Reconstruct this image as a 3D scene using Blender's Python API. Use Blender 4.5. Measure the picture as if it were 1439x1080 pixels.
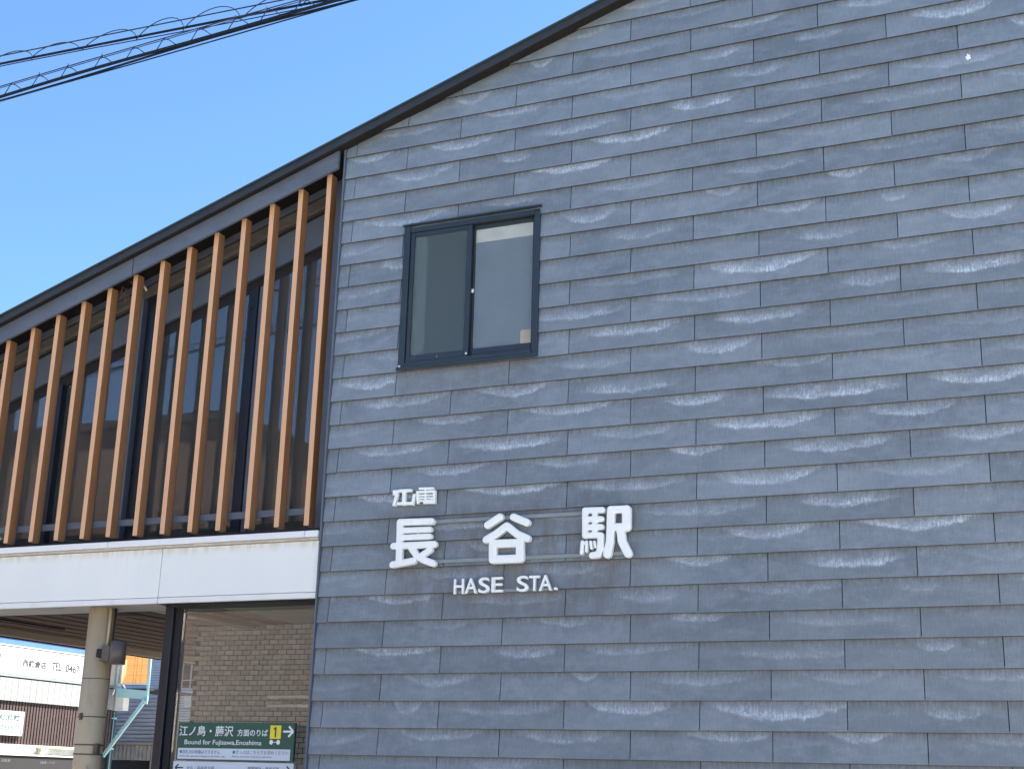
import bpy, bmesh, math, random
from mathutils import Matrix, Vector
random.seed(7)
for o in list(bpy.data.objects):
    bpy.data.objects.remove(o)
S = bpy.context.scene
COL = S.collection
R = math.radians

# ---------------------------------------------------------------- camera, sky, sun, exposure
cd = bpy.data.cameras.new('camera'); cam = bpy.data.objects.new('camera', cd); COL.objects.link(cam)
def cam_matrix(yaw, pitch, roll):
    ca, sa, cb, sb, cc, sc = math.cos(yaw), math.sin(yaw), math.cos(pitch), math.sin(pitch), math.cos(roll), math.sin(roll)
    Ry = Matrix(((ca, -sa, 0), (sa, ca, 0), (0, 0, 1)))
    Rx = Matrix(((1, 0, 0), (0, cb, -sb), (0, sb, cb)))
    Rr = Matrix(((cc, 0, sc), (0, 1, 0), (-sc, 0, cc)))
    M = Ry @ Rx @ Rr
    r, f, u = M.col[0], M.col[1], M.col[2]
    return Matrix(((r[0], u[0], -f[0]), (r[1], u[1], -f[1]), (r[2], u[2], -f[2]))).to_4x4()
cam.matrix_world = Matrix.Translation((2.425, -8.493, 1.601)) @ cam_matrix(0.4177, 0.2855, -0.0262)
cd.sensor_width = 36; cd.lens = 47.975; cd.clip_start = .05; cd.clip_end = 2000
S.camera = cam

SUN_EL, SUN_DIR = 52, (0.70, 0.71)          # the sun stands behind and to the right of the station
W = bpy.data.worlds.new('World'); S.world = W; W.use_nodes = True
wn = W.node_tree.nodes; wl = W.node_tree.links
sky = wn.new('ShaderNodeTexSky'); sky.sky_type = 'NISHITA'; sky.sun_disc = False
sky.sun_elevation = R(SUN_EL); sky.sun_rotation = math.atan2(SUN_DIR[0], SUN_DIR[1])
sky.altitude = 0; sky.air_density = 1.15; sky.dust_density = 0.0; sky.ozone_density = 10.0
wn['Background'].inputs[1].default_value = 0.060
wl.new(sky.outputs[0], wn['Background'].inputs[0])
sd = bpy.data.lights.new('sun', 'SUN'); sd.energy = 5.0; sd.angle = R(.53); sd.color = (1, .95, .88)
sun = bpy.data.objects.new('sun', sd); COL.objects.link(sun)
ce = math.cos(R(SUN_EL)); n_ = math.hypot(*SUN_DIR)
sv = Vector((SUN_DIR[0] / n_ * ce, SUN_DIR[1] / n_ * ce, math.sin(R(SUN_EL))))
sun.rotation_euler = sv.to_track_quat('Z', 'Y').to_euler(); sun.location = sv * 60
S.view_settings.view_transform = 'Standard'; S.view_settings.look = 'None'
S.view_settings.gamma = 1; S.view_settings.exposure = 2.2
S.view_settings.use_curve_mapping = False
S.cycles.max_bounces = 10; S.cycles.transparent_max_bounces = 16

# ---------------------------------------------------------------- materials
def mat(name):
    m = bpy.data.materials.new(name); m.use_nodes = True
    return m, m.node_tree.nodes, m.node_tree.links, m.node_tree.nodes['Principled BSDF']
def N(n, t, **k):
    x = n.new(t)
    for a, b in k.items(): setattr(x, a, b)
    return x
def noise(n, l, vec, scale, detail=4, rough=.55, dist=0):
    t = N(n, 'ShaderNodeTexNoise'); t.inputs['Scale'].default_value = scale; t.inputs['Detail'].default_value = detail
    t.inputs['Roughness'].default_value = rough; t.inputs['Distortion'].default_value = dist
    if vec is not None: l.new(vec, t.inputs['Vector'])
    return t.outputs['Fac']
def mapping(n, l, vec, scale=(1, 1, 1), loc=None):
    m = N(n, 'ShaderNodeMapping'); m.inputs['Scale'].default_value = scale
    l.new(vec, m.inputs['Vector'])
    if loc is not None: l.new(loc, m.inputs['Location'])
    return m.outputs[0]
def ramp(n, l, fac, stops):
    r = N(n, 'ShaderNodeValToRGB')
    while len(r.color_ramp.elements) < len(stops): r.color_ramp.elements.new(.5)
    for e, (p, c) in zip(r.color_ramp.elements, stops):
        e.position = p; e.color = (*c, 1) if len(c) == 3 else c
    l.new(fac, r.inputs[0]); return r.outputs[0]
def mth(n, l, op, a, b=None, c=None, clamp=False):
    m = N(n, 'ShaderNodeMath', operation=op); m.use_clamp = clamp
    for i, v in enumerate((a, b, c)):
        if v is None: continue
        if isinstance(v, (int, float)): m.inputs[i].default_value = v
        else: l.new(v, m.inputs[i])
    return m.outputs[0]
def sstep(n, l, v, lo, hi):
    m = N(n, 'ShaderNodeMapRange', interpolation_type='SMOOTHSTEP')
    m.inputs['From Min'].default_value = lo; m.inputs['From Max'].default_value = hi
    l.new(v, m.inputs['Value']); return m.outputs[0]
def mixc(n, l, f, a, b, mode='MIX'):
    m = N(n, 'ShaderNodeMix', data_type='RGBA', blend_type=mode)
    for s, v in ((m.inputs['Factor'], f), (m.inputs['A'], a), (m.inputs['B'], b)):
        if isinstance(v, (int, float)): s.default_value = v
        elif isinstance(v, tuple): s.default_value = (*v, 1)
        else: l.new(v, s)
    return m.outputs['Result']
def bump(n, l, h, strength, dist, bsdf):
    b = N(n, 'ShaderNodeBump'); b.inputs['Strength'].default_value = strength; b.inputs['Distance'].default_value = dist
    l.new(h, b.inputs['Height']); l.new(b.outputs[0], bsdf.inputs['Normal'])

def plain(name, col, rough=.5, metal=0, var=.12, vscale=3, grime=None, gscale=(2, 2, 2), bumpd=0, bscale=60, spec=.5, rnd=0):
    m, n, l, b = mat(name)
    tc = N(n, 'ShaderNodeTexCoord'); oi = N(n, 'ShaderNodeObjectInfo')
    loc = mth(n, l, 'MULTIPLY', oi.outputs['Random'], 37.0)
    v = mapping(n, l, tc.outputs['Object'], gscale, loc)
    f1 = noise(n, l, v, vscale, 6, .6)
    dark = tuple(c * (1 - var) for c in col); lite = tuple(min(1, c * (1 + var)) for c in col)
    c = ramp(n, l, f1, [(.3, dark), (.7, lite)])
    if grime:
        f2 = noise(n, l, v, vscale * 2.3, 8, .7)
        c = mixc(n, l, sstep(n, l, f2, .52, .74), c, grime)
    if rnd:
        k = mth(n, l, 'MULTIPLY_ADD', oi.outputs['Random'], 2 * rnd, 1 - rnd)
        vm = N(n, 'ShaderNodeVectorMath', operation='SCALE'); l.new(c, vm.inputs[0]); l.new(k, vm.inputs['Scale']); c = vm.outputs[0]
    l.new(c, b.inputs['Base Color'])
    b.inputs['Metallic'].default_value = metal; b.inputs['Specular IOR Level'].default_value = spec
    rr = N(n, 'ShaderNodeMapRange'); rr.inputs['To Min'].default_value = max(0, rough - .08); rr.inputs['To Max'].default_value = min(1, rough + .1)
    l.new(f1, rr.inputs['Value']); l.new(rr.outputs[0], b.inputs['Roughness'])
    if bumpd:
        bump(n, l, noise(n, l, tc.outputs['Object'], bscale, 4), .5, bumpd, b)
    return m

M = {}
M['white_panel'] = plain('white_painted_panel', (.78, .80, .80), .38, var=.03, vscale=1.2, grime=(.70, .68, .60), gscale=(1, 1, .6))
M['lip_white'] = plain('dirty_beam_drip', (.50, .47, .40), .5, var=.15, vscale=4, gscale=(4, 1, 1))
M['white_letter'] = plain('white_moulded_letter', (.86, .90, .88), .35, var=.02, vscale=8, grime=(.80, .82, .78), gscale=(4, 4, 1.5))
M['grey_metal'] = plain('grey_coated_metal', (.10, .125, .16), .42, var=.09, vscale=2, bumpd=.0008)
M['grey_panel'] = plain('weathered_fascia_metal', (.100, .122, .160), .5, var=.14, vscale=2.2, grime=(.085, .095, .115), gscale=(1, 1, 2), bumpd=.001, bscale=30)
M['dark_metal'] = plain('dark_verge_metal', (.024, .027, .030), .42, var=.2, vscale=3, grime=(.045, .042, .038))
M['verge_cap'] = plain('teal_dark_cap_metal', (.03, .05, .055), .35, var=.1)
M['soffit'] = plain('dark_brown_soffit', (.020, .019, .018), .8, var=.2, grime=(.034, .029, .024), spec=.15)
M['lip'] = plain('dusty_brown_gutter_metal', (.11, .10, .09), .6, var=.25, grime=(.05, .045, .04), gscale=(1, 1, 4))
M['black_frame'] = plain('near_black_aluminium', (.012, .017, .026), .3, var=.15)
M['window_frame'] = plain('dark_slate_aluminium', (.022, .032, .040), .32, var=.15, vscale=4)
M['eave_reflection'] = plain('pale_eave_reflection', (.40, .43, .40), .45)
M['mesh_wire'] = plain('cast_wire', (.34, .40, .44), .5)
M['rail'] = plain('pale_steel_rail', (.22, .26, .28), .45, var=.1)
M['core'] = plain('black_underlay', (.015, .015, .017), .8)
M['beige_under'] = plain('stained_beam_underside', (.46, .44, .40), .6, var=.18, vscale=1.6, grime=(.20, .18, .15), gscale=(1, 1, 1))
M['beige'] = plain('beige_trim', (.30, .235, .18), .55, var=.08)
M['column'] = plain('cream_column_paint', (.50, .40, .255), .45, var=.07, vscale=2, grime=(.33, .25, .18), gscale=(1, 1, .35), bumpd=.0008)
M['rust'] = plain('rusty_band', (.10, .075, .055), .7)
M['lamp'] = plain('brown_grey_lamp_metal', (.105, .088, .075), .42, var=.06)
M['glass_dark'] = None
M['ceiling_grey'] = plain('grey_ceiling_board', (.30, .29, .26), .7, var=.08)
M['shop_white'] = plain('shop_white_fascia', (.50, .52, .52), .4, var=.03)
M['shop_panel'] = plain('streaked_white_corrugated', (.25, .265, .26), .6, var=.12, vscale=3, grime=(.20, .205, .195), gscale=(1, 4, .3))
M['shop_blue'] = plain('blue_fascia_stripe', (.075, .165, .40), .4, var=.08)
M['shop_brown'] = plain('dark_brown_corrugated', (.055, .035, .033), .6, var=.2)
M['cream_frame'] = plain('cream_window_frame', (.52, .50, .42), .5, var=.04)
M['print_grey'] = plain('grey_print', (.03, .033, .038), .6)
M['print_green'] = plain('green_print', (.02, .10, .07), .6)
M['print_blue'] = plain('blue_grey_print', (.10, .16, .25), .6)
M['print_dark'] = plain('navy_print', (.012, .03, .05), .6)
M['print_pale'] = plain('faint_pale_print', (.16, .17, .18), .6)
M['sign_green'] = plain('deep_green_sign', (.012, .085, .062), .35, var=.05)
M['sign_white'] = plain('white_sign_face', (.76, .80, .82), .35, var=.02)
M['plaque_white'] = plain('weathered_plaque', (.42, .44, .44), .5, var=.03)
M['sign_pale'] = plain('pale_blue_sign_face', (.58, .66, .74), .35, var=.03)
M['sign_yellow'] = plain('yellow_sign_square', (.78, .66, .03), .4, var=.03)
M['teal_steel'] = plain('pale_teal_painted_steel', (.36, .60, .62), .45, var=.06)
M['teal_dark'] = plain('dark_teal_steel', (.01, .055, .065), .45)
M['siding_blue'] = plain('blue_grey_siding', (.56, .62, .70), .55, var=.1, gscale=(1, 1, 3))
M['siding_grey'] = plain('weathered_grey_siding', (.50, .52, .53), .65, var=.25, vscale=4, gscale=(.6, 1, 3))
M['corrugated'] = plain('brown_grey_corrugated', (.52, .49, .45), .6, var=.2)
M['far_white'] = plain('white_box', (.74, .76, .75), .45, var=.04)
M['cable'] = plain('black_cable_sheath', (.012, .018, .026), .8, spec=.1)
M['wire'] = plain('steel_wire', (.035, .045, .06), .8, spec=.1)
M['stone_white'] = plain('bird_dropping', (.85, .85, .83), .7)
M['asphalt'] = plain('asphalt', (.15, .147, .14), .9, var=.2, vscale=6, bumpd=.004, bscale=90)
M['ground'] = plain('pale_concrete', (.46, .42, .36), .9, var=.15, vscale=.4, bumpd=.003)
M['paving'] = plain('beige_paving', (.42, .385, .33), .85, var=.12, vscale=1)
M['note'] = plain('cardboard_beige', (.36, .33, .28), .7)
M['dark_room'] = plain('dark_interior', (.05, .048, .045), .9)
M['metal_white'] = plain('white_meter_box', (.62, .68, .70), .4, var=.04)
M['opp_beige'] = plain('beige_render_wall', (.50, .44, .36), .8, var=.08)
M['opp_brown'] = plain('brown_board', (.10, .075, .07), .7)
M['insulator'] = plain('white_porcelain', (.7, .7, .66), .25)
M['concrete'] = plain('pole_concrete', (.34, .33, .31), .8)
M['nest'] = plain('dry_straw', (.30, .22, .13), .9)

def beam_mat():
    m, n, l, b = mat('white_beam_paint')
    tc = N(n, 'ShaderNodeTexCoord'); g = N(n, 'ShaderNodeNewGeometry'); sp = N(n, 'ShaderNodeSeparateXYZ'); l.new(tc.outputs['Object'], sp.inputs[0])
    f = noise(n, l, mapping(n, l, g.outputs['Position'], (1, 1, .5)), 1.2, 6)
    c = ramp(n, l, f, [(.3, (.755, .795, .775)), (.7, (.81, .845, .825))])
    st = noise(n, l, mapping(n, l, g.outputs['Position'], (9, 1, 1.2)), 1.5, 6, .65)
    top = mth(n, l, 'MULTIPLY', sstep(n, l, mth(n, l, 'ADD', sp.outputs[2], mth(n, l, 'MULTIPLY_ADD', st, .09, -.045)), .30, .39), sstep(n, l, st, .3, .62))
    c = mixc(n, l, mth(n, l, 'MULTIPLY', top, .8), c, (.62, .55, .38))
    dr = noise(n, l, mapping(n, l, g.outputs['Position'], (26, 1, .9)), 1.5, 5, .7)
    c = mixc(n, l, mth(n, l, 'MULTIPLY', sstep(n, l, dr, .56, .78), .30), c, (.56, .57, .54))
    sp2 = noise(n, l, g.outputs['Position'], 5, 8, .8)
    c = mixc(n, l, mth(n, l, 'MULTIPLY', sstep(n, l, sp2, .66, .8), .35), c, (.55, .53, .47))
    l.new(c, b.inputs['Base Color']); b.inputs['Roughness'].default_value = .4; return m
M['beam'] = beam_mat()

# slate shingle: fine vertical streaks, mottling and a chalky crescent whose place is stored per shingle in the object colour
def slate():
    m, n, l, b = mat('weathered_blue_grey_slate')
    tc = N(n, 'ShaderNodeTexCoord'); oi = N(n, 'ShaderNodeObjectInfo'); g = N(n, 'ShaderNodeNewGeometry')
    P = tc.outputs['Object']; Wd = g.outputs['Position']
    rnd = oi.outputs['Random']
    sx = N(n, 'ShaderNodeSeparateXYZ'); l.new(P, sx.inputs[0]); X, Z = sx.outputs[0], sx.outputs[2]
    # base
    vst = mapping(n, l, Wd, (60, 1, 5)); fine = noise(n, l, vst, 2.2, 6, .65)
    big = noise(n, l, mapping(n, l, Wd, (1, 1, 2.2)), 1.1, 6, .6)
    mid = noise(n, l, mapping(n, l, Wd, (2, 1, 4)), 3.0, 8, .65)
    grit = noise(n, l, Wd, 160, 3, .7)
    c = ramp(n, l, big, [(.3, (.128, .163, .194)), (.7, (.196, .240, .274))])
    c = mixc(n, l, mth(n, l, 'MULTIPLY', sstep(n, l, mid, .42, .66), .62), c, (.215, .250, .295))
    st = mth(n, l, 'MULTIPLY_ADD', fine, .62, .70)
    st = mth(n, l, 'MULTIPLY', st, mth(n, l, 'MULTIPLY_ADD', grit, .5, .75))
    st = mth(n, l, 'MULTIPLY', st, mth(n, l, 'MULTIPLY_ADD', rnd, .26, .87))
    vm = N(n, 'ShaderNodeVectorMath', operation='SCALE'); l.new(c, vm.inputs[0]); l.new(st, vm.inputs['Scale']); c = vm.outputs[0]
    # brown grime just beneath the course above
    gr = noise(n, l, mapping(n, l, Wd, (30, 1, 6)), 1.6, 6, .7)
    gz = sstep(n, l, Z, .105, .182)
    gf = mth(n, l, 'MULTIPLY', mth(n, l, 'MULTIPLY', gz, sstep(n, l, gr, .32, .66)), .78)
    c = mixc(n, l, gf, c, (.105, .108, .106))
    # browner, darker tone below the lettering and the window sill
    wp = N(n, 'ShaderNodeSeparateXYZ'); l.new(Wd, wp.inputs[0]); wx, wz = wp.outputs[0], wp.outputs[2]
    def band(v, a0, a1, b0, b1): return mth(n, l, 'MULTIPLY', sstep(n, l, v, a0, a1), mth(n, l, 'SUBTRACT', 1.0, sstep(n, l, v, b0, b1)))
    dn = noise(n, l, mapping(n, l, Wd, (7, 1, 1.5)), 1.3, 6, .7)
    d1 = mth(n, l, 'MULTIPLY', band(wx, -2.5, -2.05, -.55, -.2), band(wz, 2.45, 2.85, 3.40, 3.62))
    d2 = mth(n, l, 'MULTIPLY', band(wx, -2.35, -2.2, -1.2, -1.05), band(wz, 3.95, 4.45, 4.52, 4.53))
    dd = mth(n, l, 'MULTIPLY', mth(n, l, 'MAXIMUM', d1, mth(n, l, 'MULTIPLY', d2, .7)), sstep(n, l, dn, .28, .72))
    c = mixc(n, l, mth(n, l, 'MULTIPLY', dd, .75), c, (.108, .103, .098))
    # chalk crescent  (object colour: strength, centre x, lowest z, half width)
    oc = N(n, 'ShaderNodeSeparateColor'); l.new(oi.outputs['Color'], oc.inputs[0])
    stg, cx, cz, hw = oc.outputs[0], oc.outputs[1], oc.outputs[2], oi.outputs['Alpha']
    warp = noise(n, l, mapping(n, l, Wd, (3.2, 1, 3.2)), 1.5, 3, .6)
    warp2 = noise(n, l, mapping(n, l, Wd, (14, 1, 10)), 1.5, 5, .65)
    rag = noise(n, l, mapping(n, l, Wd, (48, 1, 26)), 1.4, 7, .8)
    drip = noise(n, l, mapping(n, l, Wd, (85, 1, 9)), 1.2, 6, .75)
    patch = noise(n, l, mapping(n, l, Wd, (5, 1, 9)), 1.3, 6, .7)
    dx = mth(n, l, 'SUBTRACT', X, cx)
    q = mth(n, l, 'DIVIDE', dx, hw)
    q = mth(n, l, 'ADD', q, mth(n, l, 'MULTIPLY_ADD', warp2, .34, -.17))
    q2 = mth(n, l, 'MULTIPLY', q, q)
    zb = mth(n, l, 'ADD', cz, mth(n, l, 'MULTIPLY', q2, mth(n, l, 'MULTIPLY_ADD', rnd, .045, .022)))
    zb = mth(n, l, 'ADD', zb, mth(n, l, 'MULTIPLY_ADD', warp, .06, -.030))
    zb = mth(n, l, 'ADD', zb, mth(n, l, 'MULTIPLY_ADD', warp2, .050, -.025))
    zb = mth(n, l, 'ADD', zb, mth(n, l, 'MULTIPLY_ADD', rag, .05, -.025))
    d = mth(n, l, 'SUBTRACT', Z, zb)
    lo = sstep(n, l, d, -.014, .012)
    hi = mth(n, l, 'POWER', 2.718, mth(n, l, 'MULTIPLY', mth(n, l, 'MAXIMUM', d, 0.0), mth(n, l, 'MULTIPLY_ADD', warp2, -34.0, -7.0)))
    side = mth(n, l, 'SUBTRACT', 1.0, sstep(n, l, mth(n, l, 'ABSOLUTE', q), .55, 1.35))
    rg = mth(n, l, 'MULTIPLY', sstep(n, l, mth(n, l, 'MAXIMUM', rag, drip), .42, .70), sstep(n, l, patch, .30, .62))
    rg = mth(n, l, 'MULTIPLY_ADD', rg, 1.05, .10)
    a = mth(n, l, 'MULTIPLY', mth(n, l, 'MULTIPLY', lo, hi), mth(n, l, 'MULTIPLY', side, rg))
    a = mth(n, l, 'MULTIPLY', mth(n, l, 'MULTIPLY', a, stg), 1.65, clamp=True)
    # loose bloom in patches, heavier in the upper half of each slate
    bl = noise(n, l, mapping(n, l, Wd, (3, 1, 8)), 2.1, 9, .75)
    upz = mth(n, l, 'MULTIPLY_ADD', sstep(n, l, Z, .0, .15), .7, .3)
    bl = mth(n, l, 'MULTIPLY', sstep(n, l, bl, .47, .74), mth(n, l, 'MULTIPLY', sstep(n, l, mth(n, l, 'MAXIMUM', rag, drip), .44, .72), .44))
    a = mth(n, l, 'MAXIMUM', a, mth(n, l, 'MULTIPLY', bl, upz))
    c = mixc(n, l, a, c, (.64, .74, .84))
    # shadow line under each course, painted dark along the lower edge
    c = mixc(n, l, mth(n, l, 'SUBTRACT', 1.0, sstep(n, l, Z, .0008, .0035)), c, (.022, .024, .027))
    l.new(c, b.inputs['Base Color'])
    b.inputs['Roughness'].default_value = .5; b.inputs['Specular IOR Level'].default_value = .55
    h = mth(n, l, 'ADD', mth(n, l, 'MULTIPLY', fine, .6), grit)
    bump(n, l, h, .55, .0016, b)
    return m
M['slate'] = slate()

def wood():
    m, n, l, b = mat('tan_wood_grain_slat')
    tc = N(n, 'ShaderNodeTexCoord'); oi = N(n, 'ShaderNodeObjectInfo')
    loc = mth(n, l, 'MULTIPLY', oi.outputs['Random'], 19.0)
    v = mapping(n, l, tc.outputs['Object'], (60, 60, 1.2), loc)
    f = noise(n, l, v, 1.6, 6, .6, .6)
    f2 = noise(n, l, mapping(n, l, tc.outputs['Object'], (1, 1, .8), loc), 1.2, 3)
    c = ramp(n, l, f, [(.3, (.24, .11, .042)), (.55, (.31, .146, .058)), (.75, (.36, .175, .075))])
    k = mth(n, l, 'MULTIPLY', mth(n, l, 'MULTIPLY_ADD', f2, .3, .85), mth(n, l, 'MULTIPLY_ADD', oi.outputs['Random'], .12, .94))
    vm = N(n, 'ShaderNodeVectorMath', operation='SCALE'); l.new(c, vm.inputs[0]); l.new(k, vm.inputs['Scale'])
    sy_ = N(n, 'ShaderNodeSeparateXYZ'); l.new(tc.outputs['Object'], sy_.inputs[0])      # front face coloured lighter, as if better lit than the sides
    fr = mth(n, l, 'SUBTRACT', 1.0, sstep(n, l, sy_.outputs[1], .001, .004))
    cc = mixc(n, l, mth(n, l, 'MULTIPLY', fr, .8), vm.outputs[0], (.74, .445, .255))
    l.new(cc, b.inputs['Base Color']); b.inputs['Roughness'].default_value = .5
    bump(n, l, f, .3, .0006, b); return m
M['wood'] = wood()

def brown_board(name='brown_ceiling_board', k_=1.0):
    m, n, l, b = mat(name)
    tc = N(n, 'ShaderNodeTexCoord'); oi = N(n, 'ShaderNodeObjectInfo')
    f = noise(n, l, mapping(n, l, tc.outputs['Object'], (20, 1.2, 20), mth(n, l, 'MULTIPLY', oi.outputs['Random'], 9.0)), 2, 6)
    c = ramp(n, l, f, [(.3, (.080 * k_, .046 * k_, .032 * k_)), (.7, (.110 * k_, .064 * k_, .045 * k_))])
    k = mth(n, l, 'MULTIPLY_ADD', oi.outputs['Random'], .2, .9)
    vm = N(n, 'ShaderNodeVectorMath', operation='SCALE'); l.new(c, vm.inputs[0]); l.new(k, vm.inputs['Scale'])
    l.new(vm.outputs[0], b.inputs['Base Color']); b.inputs['Roughness'].default_value = .8; b.inputs['Specular IOR Level'].default_value = .12; return m
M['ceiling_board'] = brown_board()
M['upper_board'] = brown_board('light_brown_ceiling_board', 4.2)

def tile(name, stops, rough=.45):
    m, n, l, b = mat(name)
    oi = N(n, 'ShaderNodeObjectInfo'); g = N(n, 'ShaderNodeNewGeometry')
    rnd = mth(n, l, 'FRACT', mth(n, l, 'ADD', oi.outputs['Random'], g.outputs['Random Per Island']))
    c = ramp(n, l, rnd, stops)
    f = noise(n, l, g.outputs['Position'], 1.3, 4)
    k = mth(n, l, 'MULTIPLY_ADD', f, .5, .75)
    vm = N(n, 'ShaderNodeVectorMath', operation='SCALE'); l.new(c, vm.inputs[0]); l.new(k, vm.inputs['Scale'])
    l.new(vm.outputs[0], b.inputs['Base Color']); b.inputs['Roughness'].default_value = rough; return m
M['tile_grey'] = tile('grey_beige_wall_tile', [(0, (.255, .248, .232)), (.5, (.32, .312, .295)), (1, (.385, .376, .356))])
M['tile_brown'] = tile('dark_brown_tile', [(0, (.115, .065, .045)), (.5, (.16, .095, .065)), (1, (.21, .13, .09))])

def brickmat(name, a, bcol, mortar, w, h):
    m, n, l, b = mat(name)
    tc = N(n, 'ShaderNodeTexCoord'); sp = N(n, 'ShaderNodeSeparateXYZ'); l.new(tc.outputs['Object'], sp.inputs[0])
    cb = N(n, 'ShaderNodeCombineXYZ'); l.new(mth(n, l, 'ADD', sp.outputs[0], sp.outputs[1]), cb.inputs[0]); l.new(sp.outputs[2], cb.inputs[1])
    t = N(n, 'ShaderNodeTexBrick'); t.inputs['Color1'].default_value = (*a, 1); t.inputs['Color2'].default_value = (*bcol, 1)
    t.inputs['Mortar'].default_value = (*mortar, 1); t.inputs['Brick Width'].default_value = w; t.inputs['Row Height'].default_value = h
    t.inputs['Scale'].default_value = 1; t.inputs['Mortar Size'].default_value = .012
    l.new(cb.outputs[0], t.inputs['Vector']); l.new(t.outputs[0], b.inputs['Base Color']); b.inputs['Roughness'].default_value = .6
    return m
M['brick_far'] = brickmat('brown_tile_facade', (.15, .095, .068), (.115, .075, .055), (.05, .038, .03), .24, .10)

def glass(name, ior=1.9, tint=(.9, .94, .93), glossy=(1, 1, 1), rough=0.0, haze=.03):
    m = bpy.data.materials.new(name); m.use_nodes = True; n = m.node_tree.nodes; l = m.node_tree.links
    n.remove(n['Principled BSDF']); out = n['Material Output']
    t = N(n, 'ShaderNodeBsdfTransparent'); t.inputs[0].default_value = (*tint, 1)
    gl = N(n, 'ShaderNodeBsdfGlossy'); gl.inputs['Roughness'].default_value = rough; gl.inputs[0].default_value = (*glossy, 1)
    f = N(n, 'ShaderNodeFresnel'); f.inputs[0].default_value = ior
    g = N(n, 'ShaderNodeTexCoord')
    b = N(n, 'ShaderNodeBump'); b.inputs['Strength'].default_value = .04; b.inputs['Distance'].default_value = .02
    l.new(noise(n, l, g.outputs['Object'], 1.4, 2), b.inputs['Height']); l.new(b.outputs[0], gl.inputs['Normal'])
    mx = N(n, 'ShaderNodeMixShader'); l.new(f.outputs[0], mx.inputs[0]); l.new(t.outputs[0], mx.inputs[1]); l.new(gl.outputs[0], mx.inputs[2])
    df = N(n, 'ShaderNodeBsdfDiffuse'); df.inputs[0].default_value = (.8, .8, .8, 1)
    dm = N(n, 'ShaderNodeMixShader'); dm.inputs[0].default_value = haze; l.new(mx.outputs[0], dm.inputs[1]); l.new(df.outputs[0], dm.inputs[2])  # pale diffuse veil stands in for the hazy sky reflection
    l.new(dm.outputs[0], out.inputs[0]); return m
M['glass'] = glass('clear_window_glass', 1.9, haze=.03)
M['glass_low'] = glass('clear_screen_glass', 1.6, haze=.03)
def frosted(name, dcol, tfac, gl_r=.12):
    m = bpy.data.materials.new(name); m.use_nodes = True; n = m.node_tree.nodes; l = m.node_tree.links
    n.remove(n['Principled BSDF']); out = n['Material Output']
    d = N(n, 'ShaderNodeBsdfDiffuse'); d.inputs[0].default_value = (*dcol, 1)
    t = N(n, 'ShaderNodeBsdfTransparent'); t.inputs[0].default_value = (.9, .95, .93, 1)
    tl = N(n, 'ShaderNodeBsdfTranslucent'); tl.inputs[0].default_value = (.7, .75, .75, 1)
    m1 = N(n, 'ShaderNodeMixShader'); m1.inputs[0].default_value = .35; l.new(d.outputs[0], m1.inputs[1]); l.new(tl.outputs[0], m1.inputs[2])
    m2 = N(n, 'ShaderNodeMixShader'); m2.inputs[0].default_value = tfac; l.new(m1.outputs[0], m2.inputs[1]); l.new(t.outputs[0], m2.inputs[2])
    g = N(n, 'ShaderNodeBsdfGlossy'); g.inputs['Roughness'].default_value = gl_r
    f = N(n, 'ShaderNodeFresnel'); f.inputs[0].default_value = 1.5
    m3 = N(n, 'ShaderNodeMixShader'); l.new(f.outputs[0], m3.inputs[0]); l.new(m2.outputs[0], m3.inputs[1]); l.new(g.outputs[0], m3.inputs[2])
    l.new(m3.outputs[0], out.inputs[0]); return m
M['frost_left'] = frosted('frosted_grey_green_glass', (.125, .155, .145), .50, .2)
M['frost_right'] = frosted('frosted_wired_glass', (.22, .31, .385), .42, .15)
M['skylight'] = None
def transl(name, c, k=.7):
    m = bpy.data.materials.new(name); m.use_nodes = True; n = m.node_tree.nodes; l = m.node_tree.links
    n.remove(n['Principled BSDF']); out = n['Material Output']
    d = N(n, 'ShaderNodeBsdfDiffuse'); d.inputs[0].default_value = (*c, 1); t = N(n, 'ShaderNodeBsdfTranslucent'); t.inputs[0].default_value = (*c, 1)
    mx = N(n, 'ShaderNodeMixShader'); mx.inputs[0].default_value = k; l.new(d.outputs[0], mx.inputs[1]); l.new(t.outputs[0], mx.inputs[2]); l.new(mx.outputs[0], out.inputs[0])
    return m
M['skylight'] = transl('opal_skylight', (.7, .7, .68))
M['bamboo'] = transl('sunlit_bamboo_blind', (.90, .66, .30), .7)
M['tube'] = bpy.data.materials.new('lit_fluorescent_tube'); M['tube'].use_nodes = True
_b = M['tube'].node_tree.nodes['Principled BSDF']; _b.inputs['Emission Color'].default_value = (1, .98, .9, 1); _b.inputs['Emission Strength'].default_value = 2.2

# ---------------------------------------------------------------- mesh helpers
def link(name, me, m, parent=None):
    o = bpy.data.objects.new(name, me); COL.objects.link(o)
    if m is not None and len(me.materials) == 0: me.materials.append(m)
    if parent is not None: o.parent = parent
    return o
def bm_obj(name, bm, m, parent=None, smooth=False, loc=None):
    bmesh.ops.recalc_face_normals(bm, faces=bm.faces)
    me = bpy.data.meshes.new(name); bm.to_mesh(me); bm.free()
    if smooth:
        for p in me.polygons: p.use_smooth = True
    o = link(name, me, m, parent)
    if loc: o.location = loc
    return o
def bx(bm, x0, x1, y0, y1, z0, z1):
    v = [bm.verts.new((x, y, z)) for z in (z0, z1) for y in (y0, y1) for x in (x0, x1)]
    for f in ((0, 1, 3, 2), (4, 6, 7, 5), (0, 4, 5, 1), (2, 3, 7, 6), (0, 2, 6, 4), (1, 5, 7, 3)):
        bm.faces.new([v[i] for i in f])
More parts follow.
